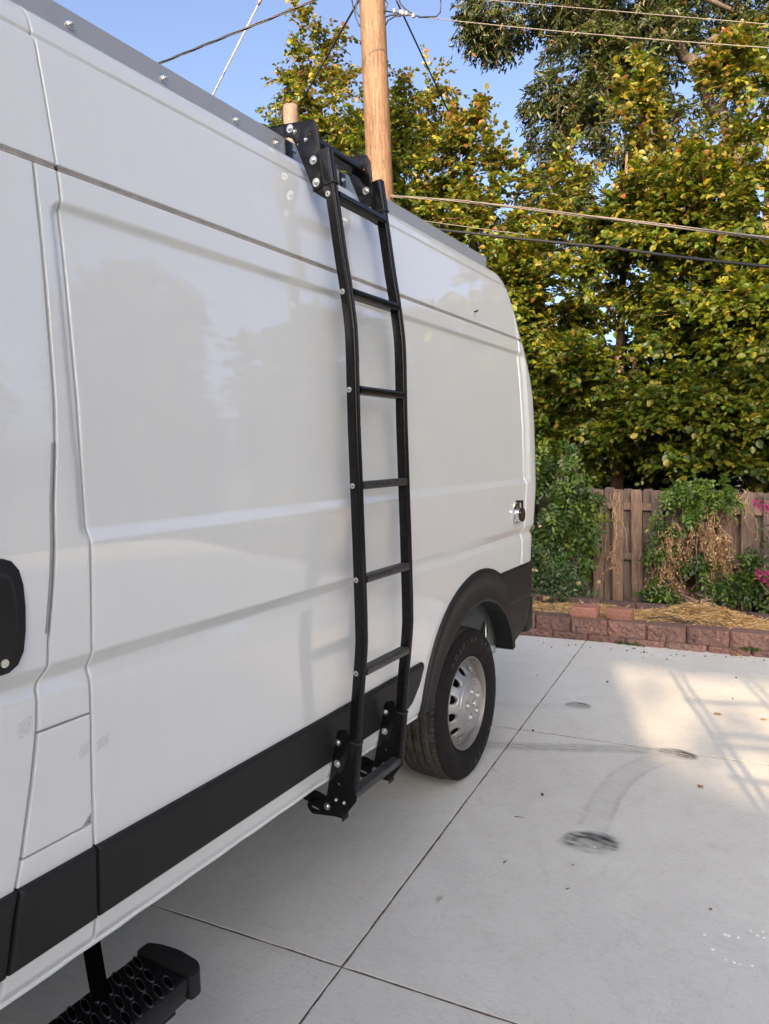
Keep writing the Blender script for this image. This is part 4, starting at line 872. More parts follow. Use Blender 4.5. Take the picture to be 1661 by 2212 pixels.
LB2=[(-2.62,6.8,5.45,.35,.4,.6),(-3.1,6.9,5.75,.60,.6,.85),(-2.9,6.8,6.25,.22,.3,.45),(-3.6,6.8,4.9,.9,.8,1.0),(-2.7,6.7,4.6,.8,.8,.85),(-3.6,6.6,3.6,1.2,.9,1.2),(-2.4,6.5,3.6,.9,.8,1.0),(-3.0,6.4,2.4,1.3,.9,1.1),(-4.6,6.9,3.6,1.2,.9,1.3)]
tree('hedge_tree','broadleaf tree with a forked top just right of the new utility pole','broadleaf trees beyond the fence',([(-3.2,7.2,-.2),(-3.15,7.2,3),(-3.0,7.0,6)],[.09,.07,.015]),
 [((-3.15,7.2,2.5),(-2.3,6.6,4.4),.04,.01),((-3.15,7.2,3.2),(-3.9,6.8,5.2),.035,.01)],LB2,4300,131,leaf=(.074,.056),cols=GREEN,wts=GW,thr=.30,nf=1.7,plates=True,per=26,yellow=yl_top(6.0,.6))
LB3=[(-1.75,6.9,5.0,.6,.6,.7),(-1.2,6.8,4.5,.9,.8,.95),(-.60,6.8,5.2,.50,.6,.75),(-.62,6.8,5.95,.28,.3,.55),(-.1,6.9,4.7,.7,.7,.8),(-1.9,6.5,3.6,.85,.7,.8),(-.9,6.4,3.5,1.0,.8,.9),(-.1,6.4,4.0,.8,.7,.9),(-1.7,6.2,2.6,.9,.6,.6),(-.8,6.0,2.45,.9,.7,.55),(-.4,5.9,1.85,.9,.6,.45),(-1.6,6.2,1.7,.8,.5,.4)]
tree('hedge_tree','broadleaf tree with spreading yellow-green sprays above the middle of the board fence','broadleaf trees beyond the fence',([(-1.0,7.2,-.2),(-.95,7.2,2.5),(-.8,7.0,5.5)],[.10,.07,.015]),
 [((-.95,7.2,1.6),(-1.9,6.2,3.1),.045,.010),((-.95,7.2,1.9),(-1.4,6.0,2.3),.03,.008),((-.9,7.1,2.4),(-.2,6.4,4.2),.035,.01),((-.95,7.1,3.2),(-1.7,6.8,5.0),.03,.008)],LB3,5200,151,leaf=(.076,.058),cols=GREEN,wts=GW,thr=.47,nf=1.9,plates=True,per=34,yellow=yl_top(5.2,.5))
LB4=[(.50,6.8,5.0,.45,.6,.8),(.55,6.8,5.9,.28,.3,.55),(1.1,6.8,5.5,.45,.6,.9),(.5,6.5,4.2,.7,.7,.8),(1.2,6.5,4.4,.8,.7,1.0),(.4,6.2,3.1,.75,.6,.7),(1.1,6.2,3.0,.8,.7,.9),(.35,5.95,2.1,.8,.6,.55),(1.2,6.0,1.9,.9,.6,.6),(.5,5.9,1.45,.7,.4,.28)]
tree('hedge_tree','broadleaf tree at the right edge of the photo, full to the ground behind the fence','broadleaf trees beyond the fence',([(.75,7.1,-.2),(.8,7.0,3),(.9,6.9,6)],[.10,.07,.02]),
 [((.78,7.05,2.2),(.15,6.2,3.6),.04,.01),((.8,7.0,3),(1.5,6.5,4.8),.035,.01)],LB4,5200,171,leaf=(.076,.058),cols=GREEN,wts=GW,thr=.40,nf=1.9,plates=True,per=34,yellow=yl_top(5.6,.45))
# more of the same hedge to the right (seen only mirrored in the van's side)
for i,(x,y,h) in enumerate(((3.2,7.2,5.0),(5.6,6.8,5.2),(8.2,5.2,6.4),(9.8,2.4,8.0),(10.6,-1.2,6.2))):
    tree('hedge_tree',['hedge tree first beyond the right edge of the photo','taller hedge tree second beyond the right edge of the photo','low hedge tree third beyond the right edge of the photo','tall side-yard tree level with the van wheel','side-yard tree level with the van ladder'][i],'broadleaf trees beyond the fence',([(x,y,-.1),(x,y,h*.5),(x,y,h)],[.12,.08,.02]),[],
     [(x-.5,y,h*.75,.9,.8,h*.22),(x+.6,y,h*.62,1.0,.9,h*.28),(x,y,h*.4,1.4,1.0,h*.3),(x,y,h*.2,1.3,.9,h*.18)],1500,300+i,leaf=(.15,.12),cols=GREEN,wts=GW,thr=.3)
# tall darker tree at top right
DG=[(.034,.050,.012),(.052,.068,.015),(.078,.090,.020),(.024,.036,.010),(.15,.075,.035)]; DW=[4,4,2,2,.5]
LO=[(-3.6,10,9.85,.75,.8,.9),(-4.0,10,9.5,.35,.5,.45),(-2.4,10.2,9.9,.8,.8,.9),(-1.7,10,9.4,.9,.9,1.1),(-2.1,10,8.2,.8,.8,.85),(-2.6,9.8,7.5,.55,.6,.7),(-1.2,9.9,8.3,.8,.8,.8),(-1.5,9.8,7.2,.9,.7,.8),(-2.2,9.7,6.4,.8,.7,.7),(-.5,10.3,9.6,.7,.6,.5),(-.9,10.7,9.1,.6,.4,.5),(-.2,10.8,8.7,.4,.3,.4),(-.75,9.7,8.9,.35,.3,.4),(.1,10.0,7.6,.35,.3,.35),(.6,10,8.0,.5,.4,.4),(.5,10.6,8.9,.6,.5,.5),(1.2,10,8.6,.6,.6,.6),(.1,9.8,6.4,.6,.5,.4),(.3,10.8,7.7,.5,.4,.4),(1.3,10,9.6,.8,.8,.9),(-.8,9.7,6.6,.7,.6,.5),(-1.9,9.6,5.6,.8,.6,.6)]
tree('oak_tree','tall dark narrow-leaved tree with a thick leaning limb filling the top right corner','tall trees',([(1.1,11,-.2),(1.05,11,5),(.95,10.9,8),(.95,10.8,12)],[.30,.25,.20,.14]),
 [((.3,10.6,6.2),(-.25,10.1,7.7),.12,.10),((-.25,10.1,7.7),(-1.2,9.9,9.1),.10,.07),((-1.2,9.9,9.1),(-1.9,9.9,10.6),.07,.05),((.15,10.4,6.6),(-.1,10.2,9.8),.07,.035),((.95,10.9,7.4),(.2,10.6,6.3),.10,.13),((.9,10.8,9.0),(.2,10.4,10.5),.12,.07),((.3,10.5,7.6),(.9,10.6,8.5),.04,.05),((-1.2,9.9,8.0),(-2.5,9.8,7.2),.03,.012),((-1.4,9.9,9.2),(-3.7,10,9.9),.04,.015)],LO,4800,201,bark=M_bark,leaf=(.115,.036),cols=DG,wts=DW,thr=.46,nf=1.9,lps=12,tl=(.2,.42),drp=.5,upb=0)
# dense dark backdrop trees behind everything
for i,(x,y,h,r) in enumerate(((-8.5,10.5,5.2,1.7),(-5.6,10.0,5.6,1.8),(-2.6,9.4,3.9,1.6),(.2,9.2,4.4,1.7),(2.8,9.2,4.6,1.8))):
    tree('backdrop_tree',['dark bushy tree hidden low behind the van roof','dark bushy tree behind the orange-tinged tree','low dark tree in the gap between the hedge crowns','dark tree behind the middle hedge tree','dark tree behind the rightmost hedge tree'][i],'dark trees in the second row',([(x,y,-.2),(x,y,h*.6),(x,y,h*.9)],[.16,.1,.03]),[],
     [(x,y,h*.80,r*.8,r*.7,h*.2),(x-.5,y,h*.55,r,r*.7,h*.28),(x+.6,y,h*.45,r,r*.7,h*.3),(x,y,h*.22,r*1.15,r*.7,h*.16)],1500 if i in(2,3) else 1100,400+i,leaf=(.13,.10),cols=DG[:4],wts=DW[:4],thr=.22,shell=.3,lps=9)
# ---------------------------------------------------------------- vines and shrubs
def pinnate(P,D,Nn,n_pairs,leafL,rg,C):
    """compound leaves : rachis with paired leaflets"""
    N=len(P); D=D/np.linalg.norm(D,axis=1,keepdims=True); Nn=Nn-(Nn*D).sum(1,keepdims=True)*D; Nn/=np.linalg.norm(Nn,axis=1,keepdims=True); Sd=np.cross(D,Nn); m=n_pairs*2+1
    k=np.tile(np.arange(m),N); idx=np.repeat(np.arange(N),m); pr=k//2; s=np.where(k==m-1,n_pairs,pr)+.6; side=np.where(k==m-1,0,np.where(k%2==0,1,-1))[:,None]
    base=P[idx]+D[idx]*(s*leafL*.62)[:,None]-np.array([0,0,1])*((s/n_pairs)**2*leafL*.5)[:,None]
    LD=D[idx]*np.where(side==0,1,.45)+Sd[idx]*side+rg.normal(0,.14,(len(idx),3))-np.array([0,0,.2]); LN=Nn[idx]+rg.normal(0,.2,(len(idx),3)); sz=rg.uniform(.75,1.15,len(idx))
    return base,LD,LN,leafL*sz,leafL*.55*sz,C[idx]*rg.uniform(.85,1.15,(len(idx),1))
def climber(name,label,cat,boxes,n,seed,cols,wts,pairs=4,leafL=.045,base=(0,4.9,-.1),thr=.3,stems=12,nf=4.0,mat=None,face=(0,-1,.35)):
    rg=np.random.default_rng(seed); root=thing(name,label,cat,base); off=np.array(base); B=np.array(boxes); vol=B[:,3]*B[:,5]; i=rg.choice(len(B),n*2,p=vol/vol.sum()); u=rg.normal(size=(n*2,3)); u/=np.linalg.norm(u,axis=1,keepdims=True)
    P=B[i,:3]+u*B[i,3:6]*(rg.random((n*2,1))**.4); nz=noise3(P*np.array([1,.3,1])+30,seed,nf); P=P[nz>thr][:n]; m=len(P)
    D=rg.normal(0,.6,(m,3))+np.array([0,-.5,-.35]); Nn=np.array(face)+rg.normal(0,.45,(m,3)); C=palette(cols,wts,m,rg)
    if pairs: a=pinnate(P-off,D,Nn,pairs,leafL,rg,C)
    else:
        sz=rg.uniform(.6,1.25,m); a=(P-off,D,Nn,leafL*sz,leafL*.72*sz,C)
    o=leafmesh(*a,'leaves',mat or M_leaf,root,rnd=True); o['kind']='stuff'
    L=[]
    for s in range(stems):
        b=B[rg.integers(len(B))]; x0=b[0]+rg.uniform(-.6,.6)*b[3]; z1=b[2]+b[5]*rg.uniform(.3,.95); z0=min(z1-.1,-.1); yy=b[1]-b[4]*rg.uniform(-.2,.6)
        pts=[Vector((x0+math.sin(t_*5+s)*.05*(1+t_),yy+math.cos(t_*4+s)*.03,z0+(z1-z0)*t_))-Vector(base) for t_ in np.linspace(0,1,10)]; L.append(tube(pts,[.005-.003*q/9 for q in range(10)],5))
    V,F=merge(L); o=build('stems',V,F,M_bark2,root,True); o['kind']='stuff'; return root
VG=[(.045,.090,.018),(.065,.125,.022),(.11,.18,.028),(.032,.062,.016),(.17,.22,.04)]; VW=[4,4,3,2,1]
climber('trumpet_vine','tall leafy green climber heaped over the fence beside the rear of the van','vine',[(-1.55,4.6,1.35,.55,.28,.42),(-1.25,4.6,1.0,.40,.25,.40),(-1.6,4.5,.6,.55,.3,.5),(-1.0,4.65,.65,.30,.2,.42),(-1.35,4.5,.15,.55,.25,.3),(-.78,4.75,.75,.12,.1,.35),(-1.75,4.5,1.9,.35,.25,.35),(-.98,4.6,1.25,.20,.15,.14),(-.86,4.72,1.05,.14,.1,.12),(-1.1,4.5,.9,.2,.2,.2),(-.72,4.8,1.12,.16,.05,.05),(-.80,4.8,.55,.08,.05,.45),(-.9,4.6,1.5,.12,.1,.10)],1500,501,VG,VW,pairs=4,leafL=.062,thr=.43,nf=3.6,stems=20)
climber('bright_climber','bright yellow-green climbing shrub standing above the rear bumper corner','vine',[(-2.05,5.0,2.5,.40,.3,.55),(-1.95,4.9,1.9,.40,.28,.4),(-1.75,4.85,3.1,.25,.25,.4)],900,507,[(.14,.19,.02),(.20,.22,.025),(.09,.14,.018),(.24,.18,.03)],[4,3,3,1],pairs=0,leafL=.085,thr=.25,stems=8,nf=2.5)
climber('overhanging_vine','fresh green compound-leaved vine spilling over the middle of the fence top','vine',[(.32,4.88,1.18,.26,.14,.10),(.45,4.82,1.05,.22,.10,.10),(.12,4.88,1.12,.14,.1,.07),(.55,4.85,1.18,.15,.1,.08),(.66,4.82,1.10,.10,.06,.05),(.30,4.8,.98,.10,.05,.10)],150,511,[(.07,.13,.018),(.10,.18,.022),(.14,.21,.03)],[3,4,2],pairs=4,leafL=.050,thr=.42,nf=6,stems=5,base=(.3,4.9,-.1))
climber('fence_vine','dark green vine clinging low on the fence boards right of the bare boards','vine',[(-.10,4.86,.35,.10,.06,.30),(.0,4.86,.72,.12,.05,.2),(.22,4.84,.42,.30,.08,.32),(.35,4.82,.18,.40,.10,.25),(.05,4.84,.05,.25,.08,.16),(-.05,4.88,-.0,.12,.06,.15)],330,517,VG,VW,pairs=3,leafL=.052,thr=.46,nf=5,stems=14,base=(.1,4.86,-.1))
climber('corner_vine','leafy vine bank at the foot of the fence below the pink blossoms','vine',[(.72,4.80,.20,.25,.12,.22),(.85,4.8,.35,.18,.08,.22),(.62,4.8,.02,.35,.12,.18),(1.05,4.8,.05,.25,.12,.25),(1.35,4.75,.3,.3,.2,.5)],430,523,[(.05,.10,.016),(.085,.14,.02),(.14,.18,.03),(.03,.06,.012)],[4,3,2,2],pairs=3,leafL=.050,thr=.40,nf=5,stems=12,base=(.8,4.8,-.1))
climber('rose_bush','low rose bush with small dark leaves and a few cream blooms behind the wall','bush',[(-1.15,4.0,.42,.42,.25,.28),(-.85,3.9,.22,.35,.25,.22),(-1.45,3.9,.20,.40,.25,.30),(-.62,4.0,.12,.20,.15,.18),(-.72,3.55,.17,.14,.10,.10),(-.98,3.45,.14,.16,.12,.09),(-1.35,3.7,.05,.5,.2,.2)],3000,531,[(.042,.085,.028),(.06,.11,.03),(.03,.06,.022),(.09,.14,.04)],[4,4,2,1],pairs=0,leafL=.034,thr=.2,stems=26,base=(-1.0,3.9,-.05))
rose=[o for o in bpy.data.objects if o.name=='rose_bush'][0]
def flower(p,r,seed,cols,parent,nm='bloom',npet=14):
    rg=np.random.default_rng(seed); a=rg.uniform(0,2*math.pi,npet); e=rg.uniform(.1,1.3,npet); D=np.stack([np.cos(a)*np.cos(e),-np.abs(np.sin(a))*.8*np.cos(e)-.2,np.sin(e)*.7+.1],1); N_=rg.normal(0,.4,(npet,3))+np.array([0,-1,.5]); 
    P=np.zeros((npet,3))+rg.normal(0,r*.15,(npet,3)); o=leafmesh(P,D,N_,np.full(npet,r),np.full(npet,r*.9),np.array(cols)[rg.integers(0,len(cols),npet)]*rg.uniform(.8,1.1,(npet,1)),nm,M_petal,parent,fold=.3); o.location=p; return o
CREAM=[(.80,.66,.42),(.75,.55,.30),(.85,.75,.55)]
for i,(x,y,z,r) in enumerate(((-.60,3.82,.28,.030),(-.63,3.8,.215,.02),(-1.04,3.75,.40,.022),(-1.0,3.75,.395,.02),(-1.08,4.1,.80,.022),(-.84,3.5,.165,.025),(-.80,3.48,.185,.02),(-.93,4.0,.32,.018),(-1.25,3.8,.62,.022),(-.52,4.3,.22,.02))): flower(Vector((x,y,z))-Vector((-1.0,3.9,-.05)),r,600+i,CREAM,rose)
# dried brown vine
def drape(name,label,cat,spots,n,seed,cols,base,leafL=.027,r=.0032,stems=24):
    rg=np.random.default_rng(seed); root=thing(name,label,cat,base); L=[];P=[];bb=Vector(base)
    for s in range(stems):
        b=spots[rg.integers(len(spots))]; x=b[0]+rg.uniform(-1,1)*b[2]; z=b[1]; y=4.80+rg.uniform(-.04,.05); pts=[]; le=b[3]*rg.uniform(.5,1.1); dx=rg.uniform(-.18,.18)
        for q in np.linspace(0,1,14): pts.append(Vector((x+dx*q+.022*math.sin(q*11+s)+rg.normal(0,.006),y-.03*math.sin(q*3),z-le*q+ (.05*math.sin(q*math.pi) if s%3==0 else 0))))
        L.append(tube([p-bb for p in pts],[r*(1-.6*q/13) for q in range(14)],5))
        for p in pts[1:]:
            for _ in range(int(n/stems/13)+1): P.append([p.x+rg.normal(0,.02),p.y+rg.normal(0,.015),p.z+rg.normal(0,.018)])
    V,F=merge(L); o=build('stems',V,F,simple('dry_stem',(.42,.28,.15),.8,nz=.3,scale=30),root,True); o['kind']='stuff'
    P=np.array(P)-np.array(base); m=len(P); D=rg.normal(0,.5,(m,3))+np.array([0,-.2,-1]); sz=rg.uniform(.5,1.3,m); o=leafmesh(P,D,rg.normal(0,1,(m,3))+np.array([0,-.6,0]),leafL*sz,leafL*.6*sz,palette(cols,[1]*len(cols),m,rg),'dead_leaves',M_dry,root,droop=.5,fold=.4); o['kind']='stuff'; return root
TAN=[(.32,.20,.10),(.40,.27,.15),(.25,.14,.07),(.17,.095,.05),(.48,.35,.21)]
drape('dried_vine','tangle of withered tan vine hanging down the middle of the fence','dead vine',[(.38,.98,.16,.55),(.30,.80,.22,.6),(.08,.72,.10,.75),(.52,.95,.06,.85),(.55,.7,.08,.6),(.02,.5,.08,.5)],1700,541,TAN,(.3,4.8,-.1),stems=42)
drape('dried_tendril','thin dry tendril with withered leaves on the first bare fence board','dead vine',[(-.48,1.12,.03,.9),(-.45,.6,.03,.7)],30,547,TAN,(-.48,4.8,-.1),stems=5)
drape('hanging_tendril','long bare tan tendril looped over the fence top near the right end','dead vine',[(.76,1.16,.02,.5),(.72,1.1,.03,.4)],40,549,TAN,(.75,4.8,-.1),stems=4,r=.0035)
# withered spray by the rear door hinge
rg=np.random.default_rng(9); L=[]
for s in range(16):
    e=Vector((-1.55+rg.normal(0,.10),4.4+rg.normal(0,.1),1.52+rg.normal(0,.10))); a=Vector((-1.95,4.45,2.15)); L.append(tube([a,a.lerp(e,.4)+Vector((rg.normal(0,.03),0,rg.normal(0,.03)+.02)),a.lerp(e,.75)+Vector((rg.normal(0,.03),0,rg.normal(0,.03))),e],[.005,.004,.0025,.0012],5))
V,F=merge(L); tag(build('dry_branch',V,F,simple('dry_twig',(.42,.27,.18),.8),None,True),'bare reddish dry branch hanging beside the top of the van rear corner','branch')
# crape myrtle at the right edge
cmy=thing('crape_myrtle','crape myrtle with magenta blossom clusters at the right edge of the fence','shrub',(1.25,4.45,-.1))
L=[tube([Vector(p)-Vector((1.25,4.45,-.1)) for p in pts],[.010,.007,.003],6) for pts in ([(1.3,4.5,-.1),(1.2,4.45,.5),(.95,4.42,1.02)],[(1.3,4.5,-.1),(1.15,4.4,.25),(.93,4.38,.42)],[(1.35,4.5,-.1),(1.35,4.4,.6),(1.15,4.4,1.0)],[(1.25,4.5,-.1),(1.1,4.4,.1),(.95,4.35,.30)])]
V,F=merge(L); build('stem',V,F,M_bark2,cmy,True)
MAG=[(.55,.03,.24),(.62,.06,.33),(.42,.02,.17)]
for i,(x,y,z,r) in enumerate(((.90,4.42,1.05,.04),(.955,4.40,1.02,.05),(1.0,4.40,1.0,.05),(1.04,4.38,.98,.05),(.92,4.38,.40,.03),(.97,4.36,.34,.055),(1.01,4.36,.40,.06),(1.03,4.36,.31,.05),(1.1,4.36,1.1,.06),(1.12,4.36,.5,.06))):
    rg=np.random.default_rng(700+i); m=46; P=rg.normal(0,r*.42,(m,3)); o=leafmesh(P,rg.normal(0,1,(m,3)),rg.normal(0,1,(m,3)),np.full(m,.016),np.full(m,.015),np.array(MAG)[rg.integers(0,3,m)]*rg.uniform(.6,1.0,(m,1)),'blossom_cluster',M_petal,cmy); o['kind']='stuff'; o.location=Vector((x,y,z))-Vector((1.25,4.45,-.1))
rg=np.random.default_rng(77); m=420; P=np.stack([rg.uniform(.93,1.6,m)-1.25,rg.uniform(4.35,4.6,m)-4.45,rg.uniform(-.1,1.1,m)+.1],1); k_=noise3(P+9,2,5)>.45; P=P[k_]; m=len(P)
o=leafmesh(P,rg.normal(0,1,(m,3)),rg.normal(0,.5,(m,3))+np.array([0,-1,.5]),rg.uniform(.03,.05,m),rg.uniform(.018,.028,m),palette(VG,VW,m,rg),'leaves',M_leaf,cmy); o['kind']='stuff'
# old root stump in the straw
stp=thing('tree_stump','gnarled grey-brown uprooted stump with twisted roots sitting in the straw mound','stump',(.50,3.42,.20))
L=[];rg=np.random.default_rng(5)
for s in range(13):
    a=rg.uniform(0,2*math.pi); e=Vector((math.cos(a)*rg.uniform(.06,.14),math.sin(a)*.05,rg.uniform(-.02,.16))); m1=e*.5+Vector((rg.normal(0,.02),rg.normal(0,.01),.03)); L.append(tube([Vector((rg.normal(0,.02),0,.0)),m1,e,e+Vector((rg.normal(0,.02),0,rg.normal(.01,.02)))],[.018,.012,.007,.003],7))
V,F=merge(L); build('roots',V,F,simple('stump_wood',(.17,.115,.085),.9,nz=.5,scale=40),stp,True)
bm=bmesh.new(); bmesh.ops.create_icosphere(bm,subdivisions=3,radius=.045,matrix=Matrix.Diagonal((1.25,.9,1,1)))
for v in bm.verts: v.co*=1+.25*math.sin(v.co.x*140)*math.cos(v.co.z*120)
bmfin(bm,'bole',simple('stump_bole',(.15,.095,.07),.95,nz=.5,scale=60,bump=1),stp,smooth=True)
for nm,lab,p,q,r,mt in (('broken_stick','pale broken stick with a white cut face lying beside the stump',(.575,3.34,.235),(.665,3.37,.262),.010,M_oldpole),('dark_stick','dark curved stick resting on the straw left of the stump',(.18,3.08,.168),(.36,3.15,.182),.0055,M_bark)):
    pt,rd=branch(p,q,r,r*.7,6,.6,4); V,F=tube(pt,rd,7); tag(build(nm,V,F,mt,None,True),lab,'stick')
# small heap of dark twigs in the straw
L=[];rg=np.random.default_rng(15)
for s in range(26):
    c=Vector((.50+rg.normal(0,.09),3.02+rg.normal(0,.03),.165+rg.uniform(0,.02))); a=rg.uniform(-.9,.9); d_=Vector((math.cos(a),math.sin(a)*.4,rg.normal(0,.15)))*rg.uniform(.03,.09); L.append(tube([c-d_,c+Vector((0,0,.004)),c+d_],[.0022,.0028,.0014],5))
V,F=merge(L); tag(build('twig_heap',V,F,M_bark,None,True),'small heap of dark twigs on the straw near the front wall','twigs',kind='stuff')
# weeds at the wall foot
rg=np.random.default_rng(25)
for nm,lab,xs0,yy in (('weed_patch','small green weeds creeping along the wall foot below the second loose paver',(-.02,.22),2.80),('weed_patch','tiny green weeds in the block joint near the right end of the wall',(.90,1.02),2.84)):
    m=140; P=np.stack([rg.uniform(*xs0,m),rg.normal(yy-.012,.008,m)-.01,rg.uniform(.0,.018,m)+(0 if xs0[0]<.5 else .05)],1); o=leafmesh(P,rg.normal(0,1,(m,3)),rg.normal(0,.3,(m,3))+np.array([0,-.3,1]),np.full(m,.012),np.full(m,.008),palette(VG[:3],[1,1,1],m,rg),nm,M_leaf); tag(o,lab,'weeds',kind='stuff')
# ================================================================ POLES AND WIRES
pole=thing('utility_pole','tall new pale orange-brown wooden utility pole rising behind the ladder','utility pole',(-3.24,4.75,-.2))
pts=[(0,0,0),(-.01,0,2),(-.02,0,4.5),(-.075,0,7.3),(-.12,0,10)]; V,F=tube(pts,[.165,.163,.160,.156,.15],40); build('shaft',V,F,M_pole,pole,True)
old=thing('old_pole','short grey weathered pole stub sawn off behind the ladder bracket','utility pole',(-5.2,5.6,-.2))
V,F=tube([(0,0,0),(-.02,0,3),(-.03,0,6.80),(-.03,0,6.86)],[.14,.125,.113,.108],24); V=[v+Vector((0,0,.03*math.sin(i*2.1))) if v.z>6.8 else v for i,v in enumerate(V)]; build('shaft',V,F,M_oldpole,old,True)
cyl('bolt',(-.16,-.11,6.74),(-.10,-.13,6.74),.01,M_gap,old); V,F=tube([(-.4,-.15,6.02),(-.1,-.14,6.0),(.3,-.2,6.0)],.012,6); build('cross_rod',V,F,M_oldpole,old,True)
def wire(name,label,pts,r,mat,sag=0,n=24,twist=0,strands=1,amp=.02):
    P=[Vector(p) for p in pts]; out=[]
    for i in range(len(P)-1):
        for k in range(n):
            t_=k/n; q=P[i].lerp(P[i+1],t_); q.z-=sag*4*t_*(1-t_); out.append(q)
    out.append(P[-1]); L=[]
    for s in range(strands):
        if strands>1: L.append(tube([q+Vector((0,math.cos(j*twist+s*2.1)*amp,math.sin(j*twist+s*2.1)*amp)) for j,q in enumerate(out)],r,6))
        else: L.append(tube(out,r,8))
    V,F=merge(L); return tag(build(name,V,F,mat,None,True),label,'wire')
wire('service_cable','bundled pale service cable from the pole across the trees, upper of the two low ones',[(-3.10,4.7,4.72),(-2.0,4.5,4.38),(1.01,3.5,3.22),(2.6,2.97,2.61)],.006,M_steel,.0,30,.16,3,.009)
wire('service_cable','thick black cable crossing the trees just below the bundled cable',[(-3.05,4.75,4.30),(-2.35,4.2,4.08),(-.34,4.0,3.49),(1.01,3.6,3.02),(2.7,3.1,2.43)],.0135,M_cable,.01)
wire('service_cable','thin messenger wire between the two low cables near the van roof',[(-3.05,4.72,4.62),(-2.45,4.3,4.20),(-1.2,4.1,3.78)],.004,M_steel)
wire('line_wire','long thin wire leaving the cable clamps and sloping to the right edge',[(-2.66,4.7,6.65),(.96,4.2,5.0),(2.6,3.98,4.25)],.0048,M_steel,.02)
wire('line_wire','uppermost thin wire crossing in front of the tall dark tree',[(-3.2,5.2,7.35),(-1.96,5,6.76),(.95,4.5,5.34),(2.4,4.25,4.64)],.0042,M_steel)
wire('drop_wire','black drop wire slanting down to the right from the pole into the trees',[(-2.98,4.75,6.96),(-3.24,7.0,6.38),(-3.3,7.6,6.2)],.011,M_cable)
wire('drop_wire','black drop wire slanting down to the left behind the short old pole',[(-3.41,4.6,7.03),(-5.79,6.5,7.1),(-6.4,7.0,7.05)],.013,M_cable)
wire('twisted_cable','dark twisted overhead cable rising across the sky at upper left',[(-5.16,3,6.09),(-4.2,3.2,6.22),(-3.36,3.6,6.5),(-2.6,3.95,6.9)],.0062,M_cable,.0,30,.22,3,.0085)
bpy.data.objects['twisted_cable']['label']='dark twisted overhead cable rising across the sky at upper left'
V,F=tube([(-4.02,3.5,6.67),(-4.8,3.5,5.84),(-6.0,3.5,4.5)],.0105,8); V2,F2=tube([(-3.98,3.5,6.71),(-4.06,3.5,6.63)],.018,8); V,F=merge([(V,F),(V2,F2)]); tag(build('guy_rod',V,F,M_guy,None,True),'straight pale guy rod slanting down behind the van roof at upper left','guy wire')
# clamp cluster beside the pole
cl=thing('cable_clamps','row of metal cable clamps joining black cables right beside the pole top','clamps',(-2.9,4.7,6.72))
def D2(px,py,y): # D-pixel to world on plane y (computed once from the calibrated camera)
    d=fw+r2*((px-830.5)/1545.075)-u2*((py-1106)/1545.075); o=Vector((1.28,-3.097,1.566)); t_=(y-o.y)/d.y; return o+d*t_
cb=Vector((-2.9,4.7,6.72))
for pts in ([(832,40),(850,44),(872,52),(905,58)],[(832,62),(845,54),(862,54),(880,56)],[(833,90),(838,74),(852,60),(866,58)],[(832,0),(838,14),(833,30),(830,48)],[(905,62),(942,60),(951,44),(952,14),(952,0)],[(862,0),(866,16),(878,36),(892,50)],[(777,95),(770,70),(765,40),(760,0)],[(777,60),(768,40),(770,10),(772,0)]):
    q=[D2(px,py*.60,4.62)-cb for px,py in pts]; V,F=tube(q,.008,6); build('jumper_cable',V,F,M_cable,cl,True)
for px,py in ((852,24),(866,26),(870,28),(878,29),(893,34)): p=D2(px,py,4.62)-cb; box('clamp',p,(.035,.03,.045),M_brass,cl,.004)
# ================================================================ HOUSES
nb=thing('neighbour_house','grey-roofed neighbouring house glimpsed through the dark gap above the fence','house',(-3.2,19,-.2))
box('wall',(0,0,.6),(7,5,1.6),M_siding,nb)
V=[(-3.8,-3,1.35),(3.8,-3,1.35),(3.8,0,3.0),(-3.8,0,3.0),(-3.8,3,1.35),(3.8,3,1.35)]; build('roof',V,[(0,1,2,3),(3,2,5,4),(0,3,4),(1,5,2)],M_roof,nb)
for x in (-1.6,.6,2.4): w_=box('window',(x,-2.52,.75),(.9,.06,.8),M_whitetrim,nb); box('pane',(x,-2.56,.75),(.76,.02,.66),M_glass,w_)
# unseen house added to shade drive, van and fence; opening shapes the sun patch
hs=thing('house','unseen brick house added behind the camera to block the sun, with an opening for the light patch','house',(0,-13,0))
HT=9.7
def wallb(x0,x1,z0,z1): box('wall',((x0+x1)/2,0,(z0+z1)/2),(x1-x0,.5,z1-z0),M_brickwall,hs)
X0,X1,ZA,ZB=5.15,6.75,5.05,5.92
wallb(-.6,X0,0,HT); wallb(X1,9.6,0,HT); wallb(X0,X1,0,ZA); wallb(X0,X1,ZB,HT)
V=[(-.9,.6,HT-.1),(9.9,.6,HT-.1),(9.9,-3.5,HT+.5),(-.9,-3.5,HT+.5)]; build('roof',V,[(0,1,2,3)],M_roof,hs)
for x in (1,3.4,8.4): w_=box('window',(x,.27,2.2),(1.1,.05,1.3),M_whitetrim,hs); box('pane',(x,.30,2.2),(.95,.02,1.15),M_glass,w_)
tree('sun_filter_tree','unseen tree added behind the brick house to filter the sun through its opening','unseen sun filters',([(7.2,-17,0),(7.2,-17,4),(7.2,-17,6)],[.14,.11,.03]),[],[(7.2,-17,6.9,1.5,.9,1.1)],52,900,leaf=(.11,.08),cols=GREEN,wts=GW,thr=.1,shell=.1)  # unseen crown added to thin the sun coming through the house opening
